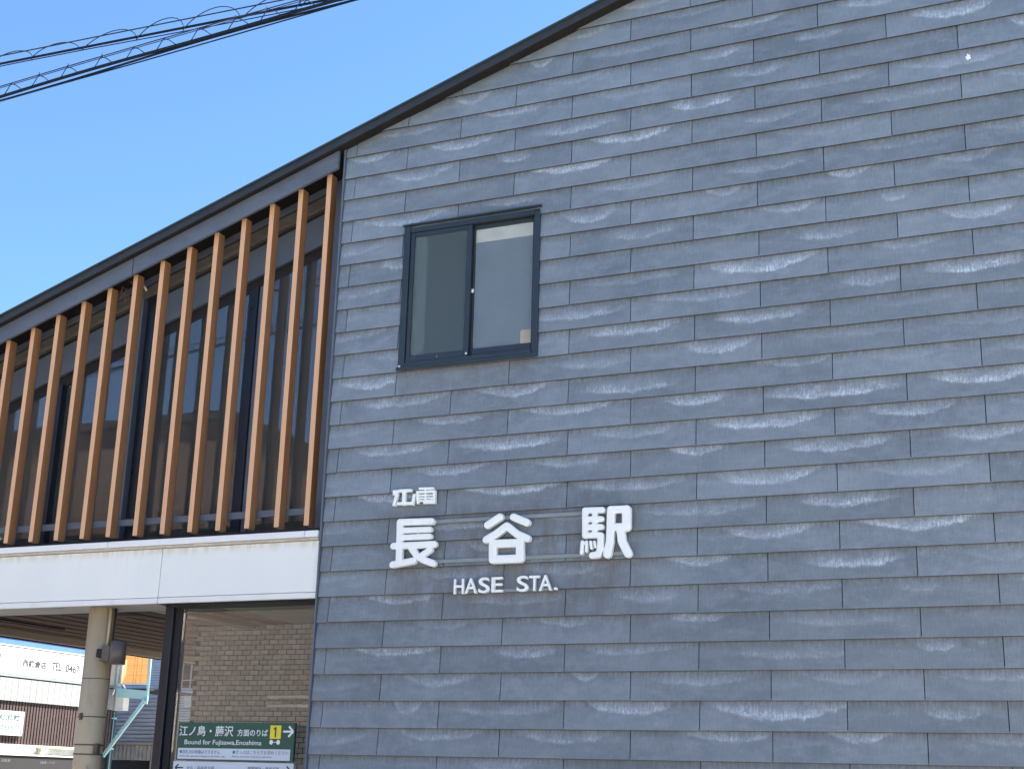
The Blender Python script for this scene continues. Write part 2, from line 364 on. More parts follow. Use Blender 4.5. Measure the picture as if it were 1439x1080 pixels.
def bevel(bm, w, seg=1):
    bmesh.ops.recalc_face_normals(bm, faces=bm.faces)
    bmesh.ops.bevel(bm, geom=list(bm.edges), offset=w, segments=seg, affect='EDGES', profile=.5)
def box(name, x0, x1, y0, y1, z0, z1, m, parent=None, bev=0):
    """box with its origin at its bottom centre"""
    cx, cy = (x0 + x1) / 2, (y0 + y1) / 2
    bm = bmesh.new(); bx(bm, x0 - cx, x1 - cx, y0 - cy, y1 - cy, 0, z1 - z0)
    if bev: bevel(bm, bev)
    return bm_obj(name, bm, m, parent, loc=(cx, cy, z0))
def prism(name, poly, y0, y1, m, parent=None, bev=0):
    """polygon in x-z extruded along y"""
    bm = bmesh.new(); pr(bm, poly, y0, y1)
    if bev: bevel(bm, bev)
    return bm_obj(name, bm, m, parent)
def pr(bm, poly, y0, y1):
    a = [bm.verts.new((x, y0, z)) for x, z in poly]; b = [bm.verts.new((x, y1, z)) for x, z in poly]
    bm.faces.new(a); bm.faces.new(b[::-1])
    for i in range(len(poly)):
        j = (i + 1) % len(poly); bm.faces.new((a[i], b[i], b[j], a[j]))
K = .336                                                 # roof pitch
def rk(x, c): return K * x + c
def raked(name, x0, x1, cl, ch, y0, y1, m, parent=None, bev=0):
    return prism(name, [(x0, rk(x0, cl)), (x1, rk(x1, cl)), (x1, rk(x1, ch)), (x0, rk(x0, ch))], y0, y1, m, parent, bev)
def tube_bm(bm, pts, r, seg=8):
    pts = [Vector(p) for p in pts]; rings = []
    for i, p in enumerate(pts):
        t = (pts[min(i + 1, len(pts) - 1)] - pts[max(i - 1, 0)]).normalized()
        a = t.cross(Vector((0, 0, 1)))
        if a.length < .05: a = t.cross(Vector((0, 1, 0)))
        a.normalize(); b = t.cross(a)
        rings.append([bm.verts.new(p + (a * math.cos(k * 2 * math.pi / seg) + b * math.sin(k * 2 * math.pi / seg)) * r) for k in range(seg)])
    for q, s in zip(rings, rings[1:]):
        for k in range(seg): bm.faces.new((q[k], q[(k + 1) % seg], s[(k + 1) % seg], s[k]))
    bm.faces.new(rings[0][::-1]); bm.faces.new(rings[-1])
def tube(name, pts, r, m, parent=None, seg=8):
    bm = bmesh.new(); tube_bm(bm, pts, r, seg); return bm_obj(name, bm, m, parent, smooth=True)
def cyl(name, x, y, z0, z1, r, m, parent=None, seg=32, bev=0):
    bm = bmesh.new(); bmesh.ops.create_cone(bm, cap_ends=True, segments=seg, radius1=r, radius2=r, depth=z1 - z0)
    bmesh.ops.translate(bm, verts=bm.verts, vec=(0, 0, (z1 - z0) / 2))
    o = bm_obj(name, bm, m, parent, loc=(x, y, z0))
    for p in o.data.polygons:
        if abs(p.normal.z) < .5: p.use_smooth = True
    return o
def thing(name, label, cat, loc=(0, 0, 0), group=None, rz=0):
    o = bpy.data.objects.new(name, None); COL.objects.link(o); o.location = loc; o.rotation_euler[2] = rz
    o.empty_display_size = .2
    o['label'] = label; o['category'] = cat
    if group: o['group'] = group
    return o
def tag(o, label, cat, group=None):
    o['label'] = label; o['category'] = cat
    if group: o['group'] = group
    return o
def struct(o): o['kind'] = 'structure'; return o
def stuff(o): o['kind'] = 'stuff'; return o
def copy_tree(o, parent=None):
    c = o.copy(); COL.objects.link(c); c.parent = parent
    for ch in [q for q in bpy.data.objects if q.parent == o]: copy_tree(ch, c)
    return c

DG = None
def text_me(s, w, h, d=.001, bold=0.0, bev=0, mirror=False):
    cu = bpy.data.curves.new('text', 'FONT'); cu.body = s; cu.size = 1; cu.offset = bold; cu.resolution_u = 4
    o = bpy.data.objects.new('text', cu); COL.objects.link(o)
    cu.extrude = .5
    dg = bpy.context.evaluated_depsgraph_get(); dg.update()
    me = bpy.data.meshes.new_from_object(o.evaluated_get(dg)); bpy.data.objects.remove(o); bpy.data.curves.remove(cu)
    xs = [v.co.x for v in me.vertices]; ys = [v.co.y for v in me.vertices]; zs = [v.co.z for v in me.vertices]
    x0, x1, y0, y1, z0, z1 = min(xs), max(xs), min(ys), max(ys), min(zs), max(zs)
    for v in me.vertices:
        v.co = ((v.co.x - x0) / (x1 - x0) * w, (v.co.z - z0) / (z1 - z0) * -d, (v.co.y - y0) / (y1 - y0) * h)
    me.materials.clear(); me.flip_normals() if False else None
    return me
def text_front(name, s, x0, x1, z0, z1, y, m, parent=None, d=.001, bold=0.0):
    """lettering facing -y; y is the surface it sits on"""
    me = text_me(s, x1 - x0, z1 - z0, d, bold); o = link(name, me, m, parent); o.location = (x0, y, z0); return o
def text_side(name, s, y0, y1, z0, z1, x, m, parent=None, d=.002, bold=0.0):
    """lettering facing +x"""
    me = text_me(s, y1 - y0, z1 - z0, d, bold); o = link(name, me, m, parent); o.rotation_euler[2] = R(90); o.location = (x, y0, z0); return o

# ---------------------------------------------------------------- ground
struct(box('ground', -160, 160, -160, 160, -.5, 0, M['ground']))
struct(box('road', -120, 120, -15.5, -9.5, 0.004, .008, M['asphalt']))
struct(box('pavement', -14, 30, -9.3, -1.0, .004, .12, M['paving'], bev=.01))

# ---------------------------------------------------------------- station building
XW = -2.82                                  # left edge of the slated gable
SX1 = 4.6
ST = thing('station_building', 'station building with blue grey slate gable and tan louvre slats over a white beam', 'building', (0, 4.5, 0))
ST.location = (0, 0, 0)
WX0, WX1, WZ0, WZ1 = -2.235, -1.155, 4.535, 5.640         # window opening
bm = bmesh.new()
C0 = 7.352
def poly_core(bm, x0, x1, z0, c): pr(bm, [(x0, z0), (x1, z0), (x1, rk(x1, c)), (x0, rk(x0, c))], .006, .15)
poly_core(bm, XW + .006, WX0, 0, C0); poly_core(bm, WX1, SX1, 0, C0); poly_core(bm, WX0, WX1, WZ1, C0)
pr(bm, [(WX0, 0), (WX1, 0), (WX1, WZ0), (WX0, WZ0)], .006, .15)
bm_obj('wall_core', bm, M['core'], ST)
box('wall_return', XW + .002, XW + .14, .152, 9, 0, 6.1, M['core'], ST)
box('side_wall', SX1 - .15, SX1, .152, 9, 0, 8.6, M['core'], ST)
# corner trim
bm = bmesh.new(); pr(bm, [(XW - .016, 0), (XW - .003, 0), (XW - .003, rk(XW - .003, 7.346)), (XW - .016, rk(XW - .016, 7.346))], -.030, .05)
bm_obj('corner_trim', bm, M['grey_metal'], ST)

# slates: 0.91 wide, 0.182 exposure, half-bond; the lattice starts at z = 6.87, x = 0
E_, H_ = .91, .455
STAINS = [(-2.6, 6.282, 0.22, 0.6), (-1.91, 6.238, 0.27, 0.7), (-1.74, 6.605, 0.15, 0.5), (-1.16, 6.823, 0.09, 0.5), (-1.44, 6.452, 0.29, 0.5), (-1.1, 5.898, 0.31, 1.0), (-0.49, 6.068, 0.29, 0.9), (-1.01, 6.216, 0.31, 0.6), (-1.55, 6.058, 0.12, 0.6), (-2.16, 6.041, 0.28, 0.5), (-2.41, 5.682, 0.37, 0.6), (-1.42, 5.708, 0.23, 0.4), (-0.76, 5.481, 0.19, 0.6), (-0.17, 6.275, 0.18, 0.8), (-0.22, 6.627, 0.16, 0.5), (0.07, 6.229, 0.23, 0.9), (1.63, 6.588, 0.25, 0.9), (0.29, 6.842, 0.23, 0.5), (0.18, 6.602, 0.18, 0.5), (0.59, 6.607, 0.15, 0.4), (1.22, 6.773, 0.28, 0.5), (0.2, 6.407, 0.2, 0.4), (2.15, 6.422, 0.13, 0.7), (0.76, 5.547, 0.14, 0.6), (1.07, 5.544, 0.14, 0.6), (0.22, 5.549, 0.15, 0.4), (0.67, 5.337, 0.19, 0.5), (1.13, 5.117, 0.18, 0.6), (0.74, 5.121, 0.19, 0.5), (1.87, 5.122, 0.21, 0.6), (1.68, 5.535, 0.22, 0.3), (1.34, 5.323, 0.07, 0.4), (0.35, 4.944, 0.34, 1.0), (1.65, 4.776, 0.28, 1.0), (0.44, 4.594, 0.28, 0.7), (0.16, 4.4, 0.22, 0.8), (0.86, 4.036, 0.38, 1.0), (1.63, 4.048, 0.29, 0.9), (0.44, 3.862, 0.34, 0.9), (0.06, 4.034, 0.22, 0.6), (1.22, 3.869, 0.26, 0.6), (0.1, 3.692, 0.24, 0.9), (0.85, 3.684, 0.31, 0.7), (1.79, 3.687, 0.24, 0.6), (1.99, 3.88, 0.1, 0.8), (0.46, 3.493, 0.32, 0.7), (0.95, 3.326, 0.26, 0.7), (1.19, 4.761, 0.18, 0.5), (0.68, 4.268, 0.23, 0.4), (0.4, 3.141, 0.27, 0.7), (1.39, 3.156, 0.33, 0.9), (-0.04, 3.009, 0.21, 0.7), (0.99, 2.938, 0.26, 0.8), (0.08, 2.651, 0.18, 0.5), (0.49, 2.029, 0.37, 1.0), (0.97, 1.9, 0.21, 0.7), (0.19, 1.892, 0.27, 0.6), (1.45, 2.431, 0.12, 0.4), (1.53, 2.035, 0.16, 0.5), (1.09, 2.777, 0.13, 0.3), (-0.58, 4.601, 0.31, 0.8), (-0.84, 4.762, 0.32, 0.6), (-0.58, 4.19, 0.31, 0.7), (-2.5, 4.398, 0.24, 0.8), (-2.23, 4.238, 0.35, 0.6), (-1.34, 4.239, 0.27, 0.7), (-0.24, 4.06, 0.2, 0.8), (-0.92, 4.073, 0.36, 0.6), (-1.8, 4.089, 0.28, 0.5), (-1.37, 3.863, 0.35, 0.9), (-2.27, 3.877, 0.29, 0.6), (-1.82, 3.704, 0.28, 0.6), (-1.32, 3.54, 0.37, 0.8), (-1.0, 3.7, 0.26, 0.5), (-0.16, 3.725, 0.17, 0.8), (-0.49, 3.514, 0.35, 0.5), (-2.56, 3.541, 0.24, 0.7), (-2.39, 5.329, 0.18, 0.6), (-0.7, 4.386, 0.26, 0.4), (-2.15, 2.802, 0.28, 0.5), (-2.17, 2.449, 0.33, 0.7), (-1.62, 2.475, 0.21, 0.4), (-1.19, 2.422, 0.2, 0.6), (-1.9, 2.239, 0.27, 0.4), (-0.49, 2.055, 0.28, 0.8), (-2.06, 2.05, 0.08, 0.6), (-1.87, 1.878, 0.32, 0.4), (-0.97, 1.874, 0.29, 0.5), (-0.21, 2.649, 0.17, 0.6), (-0.77, 2.293, 0.1, 0.5)]
def clip(poly, a, b, c):                     # keep a*x + b*z <= c
    out = []
    for i in range(len(poly)):
        p, q = poly[i], poly[(i + 1) % len(poly)]
        dp, dq = a * p[0] + b * p[1] - c, a * q[0] + b * q[1] - c
        if dp <= 0: out.append(p)
        if dp * dq < 0:
            t = dp / (dp - dq); out.append((p[0] + t * (q[0] - p[0]), p[1] + t * (q[1] - p[1])))
    return out
def yf(z, zb): return -.0205 + .0160 * (z - zb) / .182   # tilted face: lower edge stands proud
def slate_polys(x0, x1, z0, z1):
    rects = [(x0, x1, z0, z1)]
    g = .012; hx0, hx1, hz0, hz1 = WX0 - .004, WX1 + .004, WZ0 - .004, WZ1 + .004
    out = []
    for a, b, c, d in rects:
        if b <= hx0 or a >= hx1 or d <= hz0 or c >= hz1: out.append((a, b, c, d)); continue
        if a < hx0: out.append((a, hx0, c, d))
        if b > hx1: out.append((hx1, b, c, d))
        m0, m1 = max(a, hx0), min(b, hx1)
        if c < hz0: out.append((m0, m1, c, hz0))
        if d > hz1: out.append((m0, m1, hz1, d))
    res = []
    for a, b, c, d in out:
        p = clip([(a, c), (b, c), (b, d), (a, d)], -K, 1, C0)
        if len(p) >= 3 and b - a > .006: res.append(p)
    return res
def slate_bm(bm, polys, zb, ox=0, oz=0, T=.0065):
    for p in polys:
        a = [bm.verts.new((x - ox, yf(z, zb), z - oz)) for x, z in p]
        b = [bm.verts.new((x - ox, yf(z, zb) + T, z - oz)) for x, z in p]
        bm.faces.new(a); bm.faces.new(b[::-1])
        for i in range(len(p)):
            j = (i + 1) % len(p); bm.faces.new((a[i], b[i], b[j], a[j]))
full = None; nslate = 0; rest = bmesh.new()
rs = random.Random(3)
GAP = .0055
for row in range(-9, 38):
    zb = 6.87 - row * .182
    if zb < 0: break
    off = H_ if row % 2 == 0 else 0
    k0 = math.floor((XW - off) / E_)
    x = off + k0 * E_
    while x < SX1:
        xa, xb = max(x, XW), min(x + E_, SX1)
        cxm = (x + x + E_) / 2
        polys = slate_polys(xa + (GAP / 2 if x > XW else 0), xb - GAP / 2, zb, zb + .197)
        if polys and xb - xa > .012:
            visible = zb > 1.45 and zb < 7.3 and xa < 2.35 and (zb < 6.9 or xa < 2.3)
            if visible and nslate < 292:
                whole = (len(polys) == 1 and xa == x and xb == x + E_ and rk(xa, C0) > zb + .2 and
                         (xb < WX0 - .01 or xa > WX1 + .01 or zb > WZ1 + .01 or zb + .2 < WZ0 - .01))
                if whole and full is not None: me = full
                else:
                    bm = bmesh.new(); slate_bm(bm, polys, zb, cxm, zb); bmesh.ops.recalc_face_normals(bm, faces=bm.faces)
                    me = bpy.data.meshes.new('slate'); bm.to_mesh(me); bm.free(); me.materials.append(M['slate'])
                    if whole: full = me
                o = link('slate', me, None, ST); o.location = (cxm, rs.uniform(-.0010, .0006), zb + rs.uniform(-.0012, .0012))
                o.rotation_euler = (rs.uniform(-.0025, .0025), rs.uniform(-.0013, .0013), 0)
                s, c0, z0, w0 = rs.choice([0, .1, .2, .3, .4, .3]), rs.uniform(-.15, .15), rs.uniform(.07, .12), rs.uniform(.22, .4)
                for (px, pz, pw, ps) in STAINS:
                    if abs(px - cxm) <= E_ / 2 and zb <= pz < zb + .182:
                        s, c0, w0 = ps, px - cxm, max(.1, pw); z0 = min(max(pz - zb, .035), .125)
                o.color = (s, c0, z0, w0)
                nslate += 1
            else:
                slate_bm(rest, polys, zb)
        x += E_
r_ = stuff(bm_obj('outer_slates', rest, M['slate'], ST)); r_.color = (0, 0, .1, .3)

# roof, verge
RX0, RX1 = -8.05, 5.0
raked('roof', RX0, RX1, 7.36, 7.402, -.10, 9.4, M['dark_metal'], ST)
raked('verge_board', RX0, -4.86, 7.345, 7.404, -.121, -.101, M['dark_metal'], ST, .002)
raked('verge_board', -4.857, RX1, 7.345, 7.404, -.121, -.101, M['dark_metal'], ST, .002)
raked('verge_cap', RX0, RX1, 7.405, 7.418, -.138, .06, M['verge_cap'], ST, .001)
raked('verge_drip', RX0, RX1, 7.336, 7.344, -.118, -.09, M['soffit'], ST)
raked('soffit', RX0, XW - .018, 7.349, 7.359, -.09, .5, M['soffit'], ST)
raked('soffit', XW - .014, RX1, 7.353, 7.359, -.09, -.018, M['soffit'], ST)

# fascia boards over the louvre, with an open joint
raked('fascia_board', -7.9, -4.798, 7.197, 7.347, -.062, -.034, M['grey_panel'], ST, .002)
raked('fascia_board', -4.790, XW - .048, 7.197, 7.347, -.062, -.034, M['grey_panel'], ST, .002)
raked('fascia_joint', -4.802, -4.786, 7.199, 7.345, -.033, -.030, M['verge_cap'], ST)
# recessed bands behind the slats
LX0, LX1 = -7.8, -3.012
raked('upper_rail', LX0, LX1, 7.295, 7.347, .300, .33, M['grey_panel'], ST, .002)
raked('recess_board', LX0, LX1, 7.195, 7.292, .335, .36, M['lip'], ST)
raked('lower_rail', LX0, LX1, 7.155, 7.193, .290, .36, M['lip'], ST, .003)
raked('head_panel', LX0, -4.86, 6.860, 7.122, .325, .355, M['grey_metal'], ST)
raked('head_panel', -4.78, LX1, 6.860, 7.122, .325, .355, M['grey_metal'], ST)
raked('head_strip', LX0, LX1, 7.124, 7.153, .33, .358, M['soffit'], ST)
raked('window_head', LX0, LX1, 6.770, 6.900, .375, .42, M['core'], ST)
# slat support rail and louvre slats
for a, b in ((-7.8, -4.90), (-4.896, LX1 - .02)):
    box('slat_rail', a, b, .118, .145, 3.508, 3.560, M['grey_metal'], ST, .002)
xs = [-3.012 - .2615 * i for i in range(19)]
slats = []
for i, x in enumerate(xs):
    z1 = rk(x, 7.247); z0 = 3.405 + rs.uniform(-.004, .004)
    bm = bmesh.new(); bx(bm, -.022, .022, 0, .082, 0, z1 - z0); bevel(bm, .0025)
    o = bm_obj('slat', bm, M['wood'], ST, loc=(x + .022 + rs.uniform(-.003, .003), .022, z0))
    box('slat_backing', -.016, .016, .0825, .092, .02, z1 - z0 - .01, M['grey_metal'], o)
# posts between the panes
def post(name, x0, x1, y0, y1, ctop, m, z0=3.362):
    return prism(name, [(x0, z0), (x1, z0), (x1, rk(x1, ctop)), (x0, rk(x0, ctop))], y0, y1, m, ST)
post('jamb', -3.098, -3.012, .27, .40, 7.294, M['grey_metal'])
post('jamb_shadow', -3.010, -2.824, .36, .40, 7.294, M['black_frame'])  # black sheet in place of the deep shadow between jamb and wall
post('window_post', -4.935, -4.858, .20, .30, 7.10, M['grey_metal'], 3.43)
post('window_post', -4.855, -4.782, .26, .36, 7.12, M['black_frame'])
post('window_post', -3.885, -3.800, .33, .40, 6.768, M['black_frame'])
post('window_stile', -3.797, -3.752, .35, .385, 6.768, M['grey_metal'])
post('window_post', -5.815, -5.750, .33, .40, 6.768, M['black_frame'])
post('window_post', -5.655, -5.625, .33, .40, 6.768, M['black_frame'])
post('window_post', -6.85, -6.77, .33, .40, 6.768, M['black_frame'])
post('window_post', -7.85, -7.78, .33, .40, 6.768, M['black_frame'])
for a, b, y in ((-7.78, -6.85, .375), (-6.77, -5.815, .375), (-5.75, -5.655, .39), (-5.625, -4.857, .375), (-4.78, -3.885, .375), (-3.752, -3.098, .365)):
    prism('window_glass', [(a + .003, 3.43), (b - .003, 3.43), (b - .003, rk(b, 6.767)), (a + .003, rk(a, 6.767))], y, y + .006, M['glass'], ST)
box('window_sill', LX0, LX1, .24, .42, 3.360, 3.428, M['black_frame'], ST)
# bracket hooks and tufts of nest straw under the soffit
tube('hook', [(-4.905, .27, rk(-4.9, 7.22)), (-4.89, .22, rk(-4.9, 7.235)), (-4.86, .20, rk(-4.9, 7.225)), (-4.85, .21, rk(-4.9, 7.19))], .008, M['insulator'], ST)
for cx in (-5.17, -4.99, -5.78, -2.93):
    bm = bmesh.new()
    for k in range(26):
        a = Vector((cx + rs.gauss(0, .03), .27 + rs.uniform(-.02, .02), rk(cx, 7.31) + rs.gauss(0, .018)))
        d = Vector((rs.uniform(-1, 1), rs.uniform(-.5, .5), rs.uniform(-1, .6))).normalized() * rs.uniform(.03, .08)
        tube_bm(bm, [a, a + d * .5 + Vector((0, 0, rs.uniform(-.01, .01))), a + d], .0022, 4)
    tag(bm_obj('straw_tuft', bm, M['nest']), {-5.17: 'loose tan nest straw under soffit behind the fifth slat from the left', -4.99: 'darker straw wisp caught on the rail left of the tall grey post',
        -5.78: 'nest straw caught on rail near the left end of the slats', -2.93: 'straw wad in the corner where the slats meet the slate wall'}[cx], 'nest straw')['kind'] = 'stuff'
# upstairs room: pale floor, open glazed back, raked ceiling of brown boards running away from the street
box('upper_floor', -7.9, XW, .44, 9, 3.20, 3.352, M['white_panel'], ST)
box('room_wall', -7.95, -7.86, .44, 9, 3.354, 4.40, M['opp_beige'], ST)
prism('room_wall', [(-7.85, 3.354), (XW - .01, 3.354), (XW - .01, rk(XW, 6.82)), (-7.85, rk(-7.85, 6.82))], 8.91, 9.0, M['opp_beige'], ST)
cb = bmesh.new(); W_ = .128
pr(cb, [(-W_ / 2, -K * W_ / 2), (W_ / 2, K * W_ / 2), (W_ / 2, K * W_ / 2 + .012), (-W_ / 2, -K * W_ / 2 + .012)], 0, 8.4)
bmesh.ops.recalc_face_normals(cb, faces=cb.faces); cme = bpy.data.meshes.new('ceiling_board'); cb.to_mesh(cme); cb.free(); cme.materials.append(M['upper_board'])
x = -3.08
while x > -7.8:
    o = link('ceiling_board', cme, None, ST); o.location = (x, .42, rk(x, 6.80) + rs.uniform(-.0015, .0015)); x -= .140
raked('ceiling_backing', -7.85, -2.95, 6.83, 6.85, .42, 8.9, M['core'], ST)
for y in (1.6, 2.8, 4.0, 5.2, 6.4, 7.6):
    raked('ceiling_joint', -7.8, -3.02, 6.788, 6.796, y, y + .014, M['soffit'], ST)

# ---------------------------------------------------------------- white beam
BX0 = -8.05
def beam_run(name, cuts, y0, y1, z0, z1, m, bev=.003):
    for a, b in zip(cuts, cuts[1:]): box(name, a + .0025, b - .0025, y0, y1, z0, z1, m, ST, bev)
beam_run('beam_cap', [BX0, -6.55, -4.752, -2.955, XW - .020], -.045, .235, 3.304, 3.352, M['white_panel'])
beam_run('beam_cap_lip', [BX0, XW - .022], -.028, -.006, 3.284, 3.302, M['lip_white'], .002)
beam_run('beam_panel', [BX0, -6.25, -4.245, XW - .022], -.012, .02, 2.908, 3.282, M['beam'])
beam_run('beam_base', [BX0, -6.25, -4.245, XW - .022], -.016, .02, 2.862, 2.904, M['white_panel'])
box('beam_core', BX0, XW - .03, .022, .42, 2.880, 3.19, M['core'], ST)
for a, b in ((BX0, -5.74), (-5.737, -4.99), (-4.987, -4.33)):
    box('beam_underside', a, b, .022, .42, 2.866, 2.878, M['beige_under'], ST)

# ---------------------------------------------------------------- glazed screen beneath the beam
box('screen_post', -4.322, -4.245, .195, .285, 0.12, 2.878, M['black_frame'], ST, .003)
box('screen_post', -4.243, -4.185, .225, .295, 0.12, 2.878, M['core'], ST)
box('screen_glass', -4.184, XW - .005, .245, .255, .12, 2.845, M['glass_low'], ST)
box('screen_head', -4.184, XW - .005, .06, .27, 2.848, 2.878, M['core'], ST)
# ceiling
CE = struct(thing('ceiling', 'ceiling', 'x')); del CE['label']; del CE['category']
x = -4.62; k = 0
while x > -7.84:
    box('ceiling_board', x - .2415, x - .004, .43, 9, 3.0, 3.02, M['ceiling_board'], CE, .003); box('board_joint', x - .2555, x - .2425, .43, 9, 2.992, 2.996, M['core'], CE); x -= .2565; k += 1
box('ceiling_backing', -7.9, -2.83, .43, 9, 3.03, 3.06, M['core'], CE)
box('ceiling_panel', -4.612, XW - .01, .43, 9, 3.0, 3.02, M['ceiling_grey'], CE)
box('edge_trim', -7.94, -7.88, .43, 9, 2.928, 3.02, M['beige'], CE, .004)
box('edge_drip', -7.965, -7.942, .43, 9, 2.918, 3.03, M['soffit'], CE)
box('bulkhead', -5.10, -4.94, .50, 2.35, 2.945, 2.998, M['beige'], CE)
box('cable_duct', -7.3, -7.25, .5, 2.4, 2.985, 2.998, M['soffit'], CE)
o = box('conduit', -.018, .018, -.9, .9, 0, .02, M['rust'], CE); o.location = (-6.45, 1.15, 2.978); o.rotation_euler[2] = R(-62)

# tiled wall behind the screen
TW = thing('tiled_wall', 'grey beige mosaic tiled wall seen through the glass screen', 'wall', (-4.2, 2.4, 0))
box('wall_body', -5.64 + 4.2, 0.9 + 0, .012, .35, .0, 2.99, M['core'], TW)
TWp, TH = .0975, .0462
tb = bmesh.new(); bx(tb, -TWp / 2 + .004, TWp / 2 - .004, -.004, .0115, 0, TH - .0065); bevel(tb, .0012)
bmesh.ops.recalc_face_normals(tb, faces=tb.faces); tme = bpy.data.meshes.new('tile'); tb.to_mesh(tme); tb.free(); tme.materials.append(M['tile_grey'])
restt = bmesh.new(); nt = 0
for r0 in range(62):
    z = 2.99 - (r0 + 1) * TH
    for c0 in range(0, 16 + 8):
        x = -5.64 + 4.2 + TWp * (c0 + .5) + (TWp / 2 if r0 % 2 else 0)
        if x > .85: continue
        if c0 < 13 and nt < 298 and z > 1.9:
            o = link('tile', tme, None, TW); o.location = (x, rs.uniform(-.001, .0008), z); nt += 1
        else: bx(restt, x - TWp / 2 + .004, x + TWp / 2 - .004, -.004, .0115, z, z + TH - .0065)
stuff(bm_obj('further_tiles', restt, M['tile_grey'], TW))
# handrail pipes on the tiled wall
for z in (2.325, 2.245):
    tube('pipe', [(-.55, -.05, z), (.9, -.05, z + .004)], .016, M['insulator'], TW)

# ---------------------------------------------------------------- concourse column, lamp, conduit
CO = thing('column', 'cream painted round steel column carrying the white beam', 'column', (-4.93, .20, 0))
cyl('shaft', 0, 0, 0, 2.865, .107, M['column'], CO, 48)
for z, h, dr in ((2.315, .006, .0015), (2.026, .008, .002), (1.815, .010, .003), (1.745, .010, .003)):
    cyl('band', 0, 0, z, z + h, .107 + dr, M['rust'], CO, 48)
box('band_buckle', -.02, .0, -.125, -.108, 2.005, 2.055, M['rust'], CO)
box('side_plate', .100, .135, -.07, -.02, 1.75, 1.83, M['rust'], CO, .006)
box('name_plate', -.03, .09, -.112, -.1075, 1.55, 1.67, M['column'], CO)
LP = thing('wall_lamp', 'brown grey cylinder lamp bracketed to the cream column', 'lamp', (-4.662, .1, 2.42))
cyl('shade', 0, 0, 0, .175, .062, M['lamp'], LP, 40)
cyl('shade_rim', 0, 0, .1755, .18, .057, M['core'], LP, 32)
box('bracket', -.135, -.060, -.03, .03, .022, .142, M['lamp'], LP, .004)
box('mount', -.195, -.136, -.022, .03, .055, .12, M['core'], LP, .006)
tag(tube('conduit_pipe', [(-4.805, .14, 2.52), (-4.805, .14, 2.86)], .011, M['column']), 'thin cream conduit rising beside column from the cylinder lamp', 'pipe')
tag(tube('conduit_pipe', [(-4.782, .17, 2.50), (-4.782, .17, 2.86)], .009, M['core']), 'thin black cable rising behind the cream conduit above the lamp', 'cable')
SP = thing('ceiling_camera', 'small dark camera on arm under the brown board ceiling left of column', 'camera', (-5.28, .62, 2.86))
cyl('housing', 0, 0, .03, .10, .035, M['core'], SP, 20)
tube('arm', [(-.22, .02, .055), (0, 0, .125)], .009, M['core'], SP)
cyl('stem', 0, 0, .10, .138, .01, M['core'], SP, 12)
cyl('lens', 0, 0, .022, .029, .016, M['insulator'], SP, 16)

# ---------------------------------------------------------------- green direction sign
GS = thing('direction_sign', 'green platform direction sign in white lettering with yellow 1 and arrow', 'sign', (-3.53, .20, 1.72))
def gx(x): return x + 3.53
def gz(z): return z - 1.72
box('panel', gx(-4.040), gx(-3.024), -.085, -.060, gz(1.722), gz(1.992), M['sign_green'], GS, .002)
YS = -.0855
def gt(name, s, x0, x1, z0, z1, m, bold=0.0, y=YS): return text_front(name, s, gx(x0), gx(x1), gz(z0), gz(z1), y, m, GS, .001, bold)
gt('lettering', '江ノ島・藤沢', -4.027, -3.548, 1.893, 1.968, M['sign_white'], .009)
gt('lettering', '方面のりば', -3.512, -3.250, 1.896, 1.946, M['sign_white'], .009)
gt('lettering', 'Bound for Fujisawa,Enoshima', -3.972, -3.298, 1.824, 1.868, M['sign_white'], .004)
box('number_plate', gx(-3.230), gx(-3.138), YS - .002, YS - .0002, gz(1.881), gz(1.974), M['sign_yellow'], GS)
bm = bmesh.new(); pr(bm, [(gx(x), gz(z)) for x, z in ((-3.1885, 1.892), (-3.1775, 1.892), (-3.1775, 1.963), (-3.1865, 1.963), (-3.2010, 1.9515), (-3.2010, 1.9415), (-3.1885, 1.949))], YS - .0032, YS - .0021)
bm_obj('numeral', bm, M['print_dark'], GS)
bm = bmesh.new()
def bar(bm, a, b, w, y0, y1):
    a, b = Vector(a), Vector(b); t = (b - a).normalized(); nn = Vector((-t.y, t.x)) * w / 2
    pr(bm, [tuple(a + nn), tuple(a - nn), tuple(b - nn), tuple(b + nn)], y0, y1)
bar(bm, (gx(-3.120), gz(1.932)), (gx(-3.046), gz(1.932)), .014, YS - .0012, YS)
bar(bm, (gx(-3.074), gz(1.968)), (gx(-3.036), gz(1.932)), .015, YS - .0016, YS)
bar(bm, (gx(-3.074), gz(1.896)), (gx(-3.036), gz(1.932)), .015, YS - .0020, YS)
bm_obj('arrow', bm, M['sign_white'], GS)
bm = bmesh.new()
for cx in (-3.216, -3.157):
    pr(bm, [(gx(cx) + .015 * math.cos(t * R(18)), gz(1.857) + .017 * math.sin(t * R(18))) for t in range(20)], YS - .0012, YS)
bm_obj('wheel_mark', bm, M['sign_white'], GS)
box('wheel_link', gx(-3.200), gx(-3.173), YS - .0010, YS, gz(1.855), gz(1.859), M['sign_white'], GS)
box('note_strip', gx(-4.024), gx(-3.050), YS - .0012, YS - .0002, gz(1.730), gz(1.808), M['sign_pale'], GS)
gt('lettering', '●改札内の移動はできません', -4.008, -3.650, 1.768, 1.796, M['print_blue'], .0, YS - .0013)
gt('lettering', '●きっぷはこちらでお求めください', -3.540, -3.066, 1.770, 1.798, M['print_blue'], .0, YS - .0013)
gt('lettering', 'Under the railroad crossing to the other side.', -4.008, -3.600, 1.742, 1.758, M['print_blue'], .0, YS - .0013)
gt('lettering', 'Please purchase tickets in advance.', -3.540, -3.200, 1.744, 1.760, M['print_blue'], .0, YS - .0013)
WS = thing('direction_sign', 'pale blue visitor direction board with dark arrows under the green sign', 'sign', (-3.53, .20, 1.40))
def wz(z): return z - 1.40
